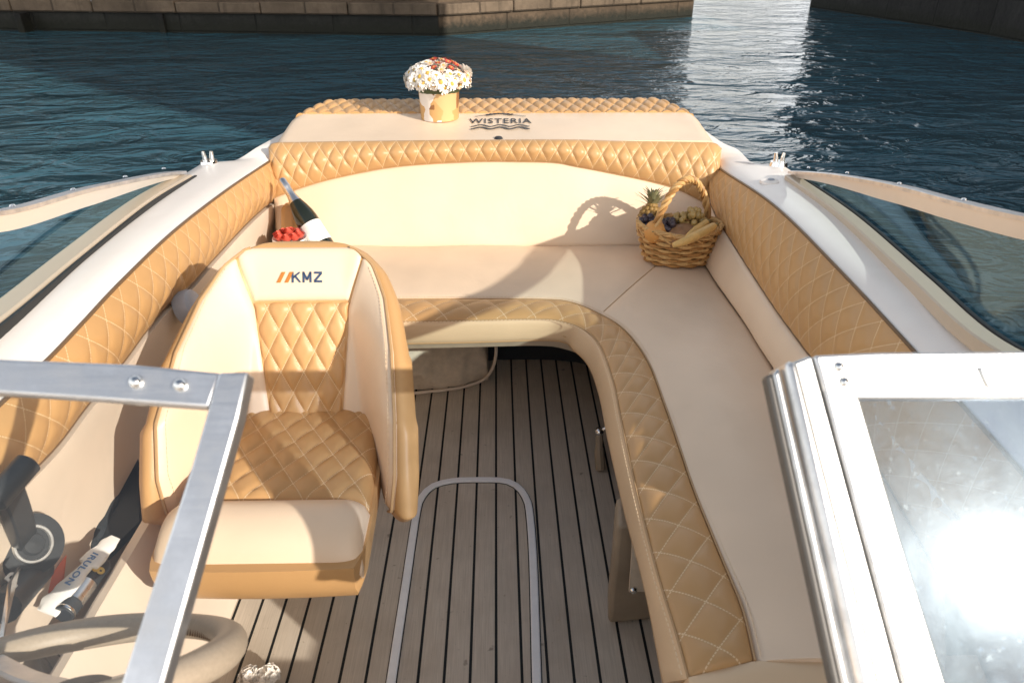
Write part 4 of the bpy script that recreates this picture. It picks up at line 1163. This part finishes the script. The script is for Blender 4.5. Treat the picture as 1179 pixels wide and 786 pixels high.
# fruit
fz = bc[2]+.085
def fruitpos(px, py, z): return Pz(px, py, z)
c = Pz(755, 267, fz+.036)
og = thing('orange_fruit', c, 'round orange at the front left inside the wicker basket', 'orange')
MB().sphere(c, .042, 18).build('peel', M['orange'], og)
MB().lathe([(0, .003), (.003, .002), (.004, 0)], 8, c+unit(A([-.4, -.8, .3]))*.0415).build('stem_end', M['stem'], og)
c = Pz(783, 269, fz+.035)
Mm = np.array(Matrix.Rotation(R(20), 3, 'Z') @ Matrix.Rotation(R(-18), 3, 'Y'))
mg = MB().sphere(c+A([0, .0, -.01]), (.066, .045, .043), 18, 0, Mm).build('ripe_mango', M['mango'], None); tag(mg, 'brown mottled mango lying in the middle of the fruit basket', 'mango')
def bananas(pts, r, label):
    pth = resample(pts, 26); rr = [r*(.30+.70*math.sin(math.pi*min(1, max(0, t*.86+.10)))**.5) for t in np.linspace(0, 1, 26)]
    th_ = thing('banana', pts[0], label, 'banana')
    MB().tube(pth[2:], rr[2:], 6).build('peel', M['banana'], th_, angle=60, sub=1)
    MB().tube(pth[:4], [.006, .006, .008, .010], 8).build('stem_end', M['stem'], th_)
zf = bc[2]+RH
bananas([Pz(774, 283, zf+.01), Pz(790, 277, zf+.022), Pz(808, 268, zf+.03), Pz(826, 258, zf+.035)][::-1], .0195, 'long yellow banana resting along the front rim of the basket')
bananas([Pz(790, 274, zf+.005), Pz(800, 266, zf+.015), Pz(812, 257, zf+.03), Pz(817, 254, zf+.035)][::-1], .017, 'second banana tucked behind the front banana')
def grapes(c, ext, nmb, r, mat, label, name='grape_bunch'):
    g = thing(name, c, label, 'grapes')
    st = MB(); st.tube(resample([c+A([0, 0, -.03]), c, c+A([.01, .01, .03])], 6), .003, 6); st.build('grape_stalk', M['stem'], g)
    for i in range(nmb):
        v = unit(rng.normal(size=3)); v[2] = abs(v[2]) if i % 3 else v[2]
        p = c+v*A(ext)*rng.uniform(.6, 1.05)
        MB().sphere(p, r*rng.uniform(.8, 1.12)*A([1, 1, 1.12]), 12).build('grape', mat, g)
grapes(Pz(795, 256, zf+.02), (.062, .040, .048), 44, .0115, M['palegrape'], 'pale amber grapes heaped under the handle at the back right of the basket')
grapes(Pz(769, 262, zf+.01), (.036, .03, .03), 22, .0115, M['darkgrape'], 'dark grapes between the orange and the pale grapes')
grapes(Pz(744, 258, zf+.0), (.034, .032, .03), 22, .011, M['darkgrape'], 'dark grapes at the far left rim of the basket behind the orange')
# pineapple lying at the back left, spiky crown up
c0 = Pz(751, 262, zf-.01)+A([0, .05, 0]); c1 = c0+A([.01, .03, .09])
pn = thing('pineapple', c0, 'small pineapple with a spiky crown standing at the back of the basket', 'pineapple')
ax = unit(c1-c0); Mp = np.array(Vector((0, 0, 1)).rotation_difference(Vector(ax)).to_matrix())
pb2 = MB()
for row in range(9):
    z = -.045+row*.0135; rr = .040*math.sqrt(max(.05, 1-((z)/.066)**2))
    for k in range(12):
        a = (k+.5*(row % 2))*2*math.pi/12
        pb2.sphere(c0+Mp @ A([rr*math.cos(a), rr*math.sin(a), z]), (.0105, .0105, .0095), 6, 0)
pb2.lathe([(0, -.05), (.03, -.045), (.040, 0), (.03, .05), (0, .06)], 20, c0, Mp)
pb2.build('pineapple_body', M['pineapple'], pn)
cb = MB(); ct = c0+ax*.055
for i in range(46):
    a = i*ga; lay = i/46; tilt = .95-.75*lay+random.uniform(-.12, .12); Ln = random.uniform(.055, .085)*(1.0-.2*lay)
    d = Mp @ A([math.cos(a)*math.sin(tilt), math.sin(a)*math.sin(tilt), math.cos(tilt)])
    out = Mp @ A([math.cos(a), math.sin(a), 0]); w = unit(np.cross(d, out))
    pts = [ct+ax*(lay*.03)+d*Ln*t+out*(.018*t*t)-A([0, 0, .010*t*t]) for t in (0, .35, .7, 1.0)]
    wd = (.0065, .0075, .0045, .0004); V = []
    for p_, q_ in zip(pts, wd): V += [p_-w*q_, p_+out*.0015, p_+w*q_]
    cb.add(V, [(r_*3+j, r_*3+j+1, r_*3+j+4, r_*3+j+3) for r_ in range(3) for j in range(2)])
cb.build('leaf_crown', M['crown'], pn)

# ------------------------------------------------------------------ two ruffled white flower heads on the planks
for px, py, lab in ((288, 780, 'ruffled white flower head on the planks, nearer the steering wheel'), (309, 779, 'ruffled white flower head on the planks, farther from the steering wheel')):
    c = Pz(px, py, .03); b = MB()
    for i in range(60):
        v = unit(rng.normal(size=3)); v[2] = abs(v[2])*1.1-.1; Fm = frame(v); r_ = .026*rng.uniform(.8, 1.1)
        P = [c+v*r_*A([1, 1, .9])+Fm @ A([.011*math.cos(a)*rng.uniform(.7, 1.2), .011*math.sin(a)*rng.uniform(.7, 1.2), rng.uniform(-.004, .004)]) for a in np.linspace(0, 2*math.pi, 7, endpoint=False)]
        b.add([c+v*r_*.7]+P, [(0, k+1, (k+1) % 7+1) for k in range(7)])
    b.sphere(c, .019, 8)
    tag(b.build('ruffled_flower', M['petal'], None), lab, 'flower')

# ------------------------------------------------------------------ water and the far quay
ZW = -.15
b = MB(); 
def ticks(a, b_, n): return list(np.linspace(a, b_, n))
xs_ = [-1500, -300]+ticks(-60, 60, 25)+[300, 1500]; ys_ = [-1500, -300]+ticks(-40, 80, 25)+[300, 1500]
G = np.array([[(x, y, ZW) for y in ys_] for x in xs_], float)
tag(b.grid(G).build('water', M['water'], None), kind='structure')

def wall_run(p, q, h, z0, thick, mb_, mi=0):
    """vertical stone face from p to q with uv in metres, plus top and back"""
    p = A([*p, 0.0]); q = A([*q, 0.0]); d = q-p; L = np.linalg.norm(d); n_ = unit(np.cross(d, A([0, 0, 1.0]))); back = -n_*thick
    V = [p+A([0, 0, z0]), q+A([0, 0, z0]), q+A([0, 0, z0+h]), p+A([0, 0, z0+h])]
    V += [v+back for v in V]
    mb_.add(V, [(0, 1, 2, 3), (3, 2, 6, 7), (5, 4, 7, 6), (4, 0, 3, 7), (1, 5, 6, 2)], [(0, 0), (L, 0), (L, h), (0, h), (0, h+thick), (L, h+thick), (L, h+thick), (0, h+thick)], mi)
K0 = Pz(0, 35, ZW); K1 = Pz(505, 42, ZW); K2 = Pz(797, 20, ZW)
k0 = K0[:2]+(K0-K1)[:2]*3.0
quay = thing('stone_quay', (*K1[:2], ZW), 'brown stone quay with a projecting coping, its corner jutting into the water', 'quay')
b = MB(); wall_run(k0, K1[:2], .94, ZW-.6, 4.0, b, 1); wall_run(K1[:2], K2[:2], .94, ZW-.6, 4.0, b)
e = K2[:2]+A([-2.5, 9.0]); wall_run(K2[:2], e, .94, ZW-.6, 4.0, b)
b.build('lower_wall', [M['quay'], M['quay_shaded']], quay, smooth=False)
def offs(p, d): return (p[0]+d[0], p[1]+d[1])
b = MB()
for (p, q) in ((k0, K1[:2]), (K1[:2], K2[:2]), (K2[:2], e)):
    d = unit(A([*(q-p), 0.0])); n_ = unit(np.cross(d, A([0, 0, 1.0])))[:2]
    L = np.linalg.norm(q-p); nb = max(1, int(L/1.6))
    for k in range(nb):
        a_ = p+(q-p)*(k/nb)+n_*.06+d[:2]*.012; c_ = p+(q-p)*((k+1)/nb)+n_*(.06+rng.uniform(-.01, .01))-d[:2]*.012
        wall_run(a_, c_, .20+rng.uniform(-.01, .01), ZW+.35, 1.2, b)
b.build('coping', M['coping'], quay, smooth=False, bevel=.02)
b = MB(); wall_run(k0+A([0, .35]), K1[:2]+A([.0, .35]), 5.5, ZW+.5, 3.0, b); wall_run(K1[:2]+A([.0, .35]), K2[:2]+A([-.2, .4]), 2.6, ZW+.5, 3.0, b)
b.build('upper_wall', M['quay'], quay, smooth=False)
# vertical fender timbers
for px in (26, 188, 300, 362, 452):
    p = Pz(px, 38, ZW)
    q = MB(); q.box((p[0]-.06, p[1]-.02, ZW-.3), (p[0]+.06, p[1]+.3, ZW+.34)); q.build('fender_timber', M['embank'], quay, bevel=.015)
# mooring ring
c = Pz(107, 11, ZW)*0+Py(107, 9, float(Pz(107, 36, ZW)[1])-.05)
rg = [c+A([.10*math.cos(a), -.03*math.sin(a), .12*math.sin(a)]) for a in np.linspace(0, 2*math.pi, 30, endpoint=False)]
MB().tube(rg, .022, 8, closed=True).build('mooring_ring', M['alu_side'], quay)

# dark embankment on the other side of the channel
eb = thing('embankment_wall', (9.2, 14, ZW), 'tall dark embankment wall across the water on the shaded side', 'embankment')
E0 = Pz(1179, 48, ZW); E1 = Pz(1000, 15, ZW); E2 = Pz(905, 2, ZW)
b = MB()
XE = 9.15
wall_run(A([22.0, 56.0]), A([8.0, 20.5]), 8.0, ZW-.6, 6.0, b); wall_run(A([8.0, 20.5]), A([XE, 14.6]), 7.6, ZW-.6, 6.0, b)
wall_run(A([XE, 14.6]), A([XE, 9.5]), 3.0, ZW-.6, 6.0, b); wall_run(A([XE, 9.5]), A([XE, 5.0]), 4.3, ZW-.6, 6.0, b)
wall_run(A([XE, 5.0]), A([XE, -3.2]), 13.5, ZW-.6, .7, b)  # unseen thin slab, added only to shade the left quay
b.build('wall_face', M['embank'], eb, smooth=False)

# ------------------------------------------------------------------ camera, light, sky
cd = bpy.data.cameras.new('camera'); cam = bpy.data.objects.new('camera', cd); col.objects.link(cam)
cd.sensor_width = 36; cd.lens = F0/W0*36; cd.clip_start = .02; cd.clip_end = 5000
Mx = Matrix(((RGT[0], UPV[0], -FWD[0], CAM[0]), (RGT[1], UPV[1], -FWD[1], CAM[1]), (RGT[2], UPV[2], -FWD[2], CAM[2]), (0, 0, 0, 1)))
cam.matrix_world = Mx
cd.dof.use_dof = True; cd.dof.focus_distance = 2.3; cd.dof.aperture_fstop = 6.5
scene.camera = cam
SUN = unit(A([1.86, -1.68, 1.04]))
ld = bpy.data.lights.new('sun', 'SUN'); ld.energy = 3.5; ld.angle = R(.5); ld.color = (.85, .905, 1.0)
lo = bpy.data.objects.new('sun', ld); col.objects.link(lo); lo.rotation_euler = Vector(SUN).to_track_quat('Z', 'Y').to_euler(); lo.location = (8, -6, 8)
w = bpy.data.worlds.new('World'); scene.world = w; w.use_nodes = True
nt = w.node_tree; sk = nt.nodes.new('ShaderNodeTexSky'); sk.sky_type = 'NISHITA'; sk.sun_disc = False
el = math.asin(SUN[2]); sk.sun_elevation = el; sk.sun_rotation = math.atan2(SUN[0], SUN[1]); sk.dust_density = 1.6; sk.air_density = .8; sk.ozone_density = .6
def wn(typ, **k):
    x = nt.nodes.new(typ)
    for a_, b_ in k.items(): setattr(x, a_, b_)
    return x
# cloud bank added to the sky to brighten water reflections and fill
tc_ = wn('ShaderNodeTexCoord'); sx_ = wn('ShaderNodeSeparateXYZ'); nt.links.new(tc_.outputs['Generated'], sx_.inputs[0])
mr = wn('ShaderNodeMapRange', interpolation_type='SMOOTHSTEP'); mr.inputs[1].default_value = .95; mr.inputs[2].default_value = .10; nt.links.new(sx_.outputs[2], mr.inputs[0])
mpw = wn('ShaderNodeMapping'); mpw.inputs['Scale'].default_value = (1, 1, 2.4); nt.links.new(tc_.outputs['Generated'], mpw.inputs[0])
nz_ = wn('ShaderNodeTexNoise'); nz_.inputs['Scale'].default_value = 2.6; nz_.inputs['Detail'].default_value = 6; nt.links.new(mpw.outputs[0], nz_.inputs['Vector'])
rp_ = wn('ShaderNodeValToRGB'); rp_.color_ramp.elements[0].position = .32; rp_.color_ramp.elements[1].position = .54; nt.links.new(nz_.outputs[0], rp_.inputs[0])
ml = wn('ShaderNodeMath', operation='MULTIPLY'); nt.links.new(mr.outputs[0], ml.inputs[0]); nt.links.new(rp_.outputs[0], ml.inputs[1])
mxw = wn('ShaderNodeMix', data_type='RGBA'); nt.links.new(ml.outputs[0], mxw.inputs[0]); nt.links.new(sk.outputs[0], mxw.inputs[6]); mxw.inputs[7].default_value = (7.3, 8.5, 10.6, 1)
bgn = nt.nodes['Background']; bgn.inputs[1].default_value = .135; nt.links.new(mxw.outputs[2], bgn.inputs[0])
scene.view_settings.view_transform = 'Standard'; scene.view_settings.look = 'None'; scene.view_settings.exposure = .66; scene.view_settings.gamma = 1
scene.view_settings.use_white_balance = True; scene.view_settings.white_balance_temperature = 8300; scene.view_settings.white_balance_tint = 10
scene.cycles.use_denoising = True
scene.cycles.max_bounces = 8; scene.cycles.transparent_max_bounces = 16
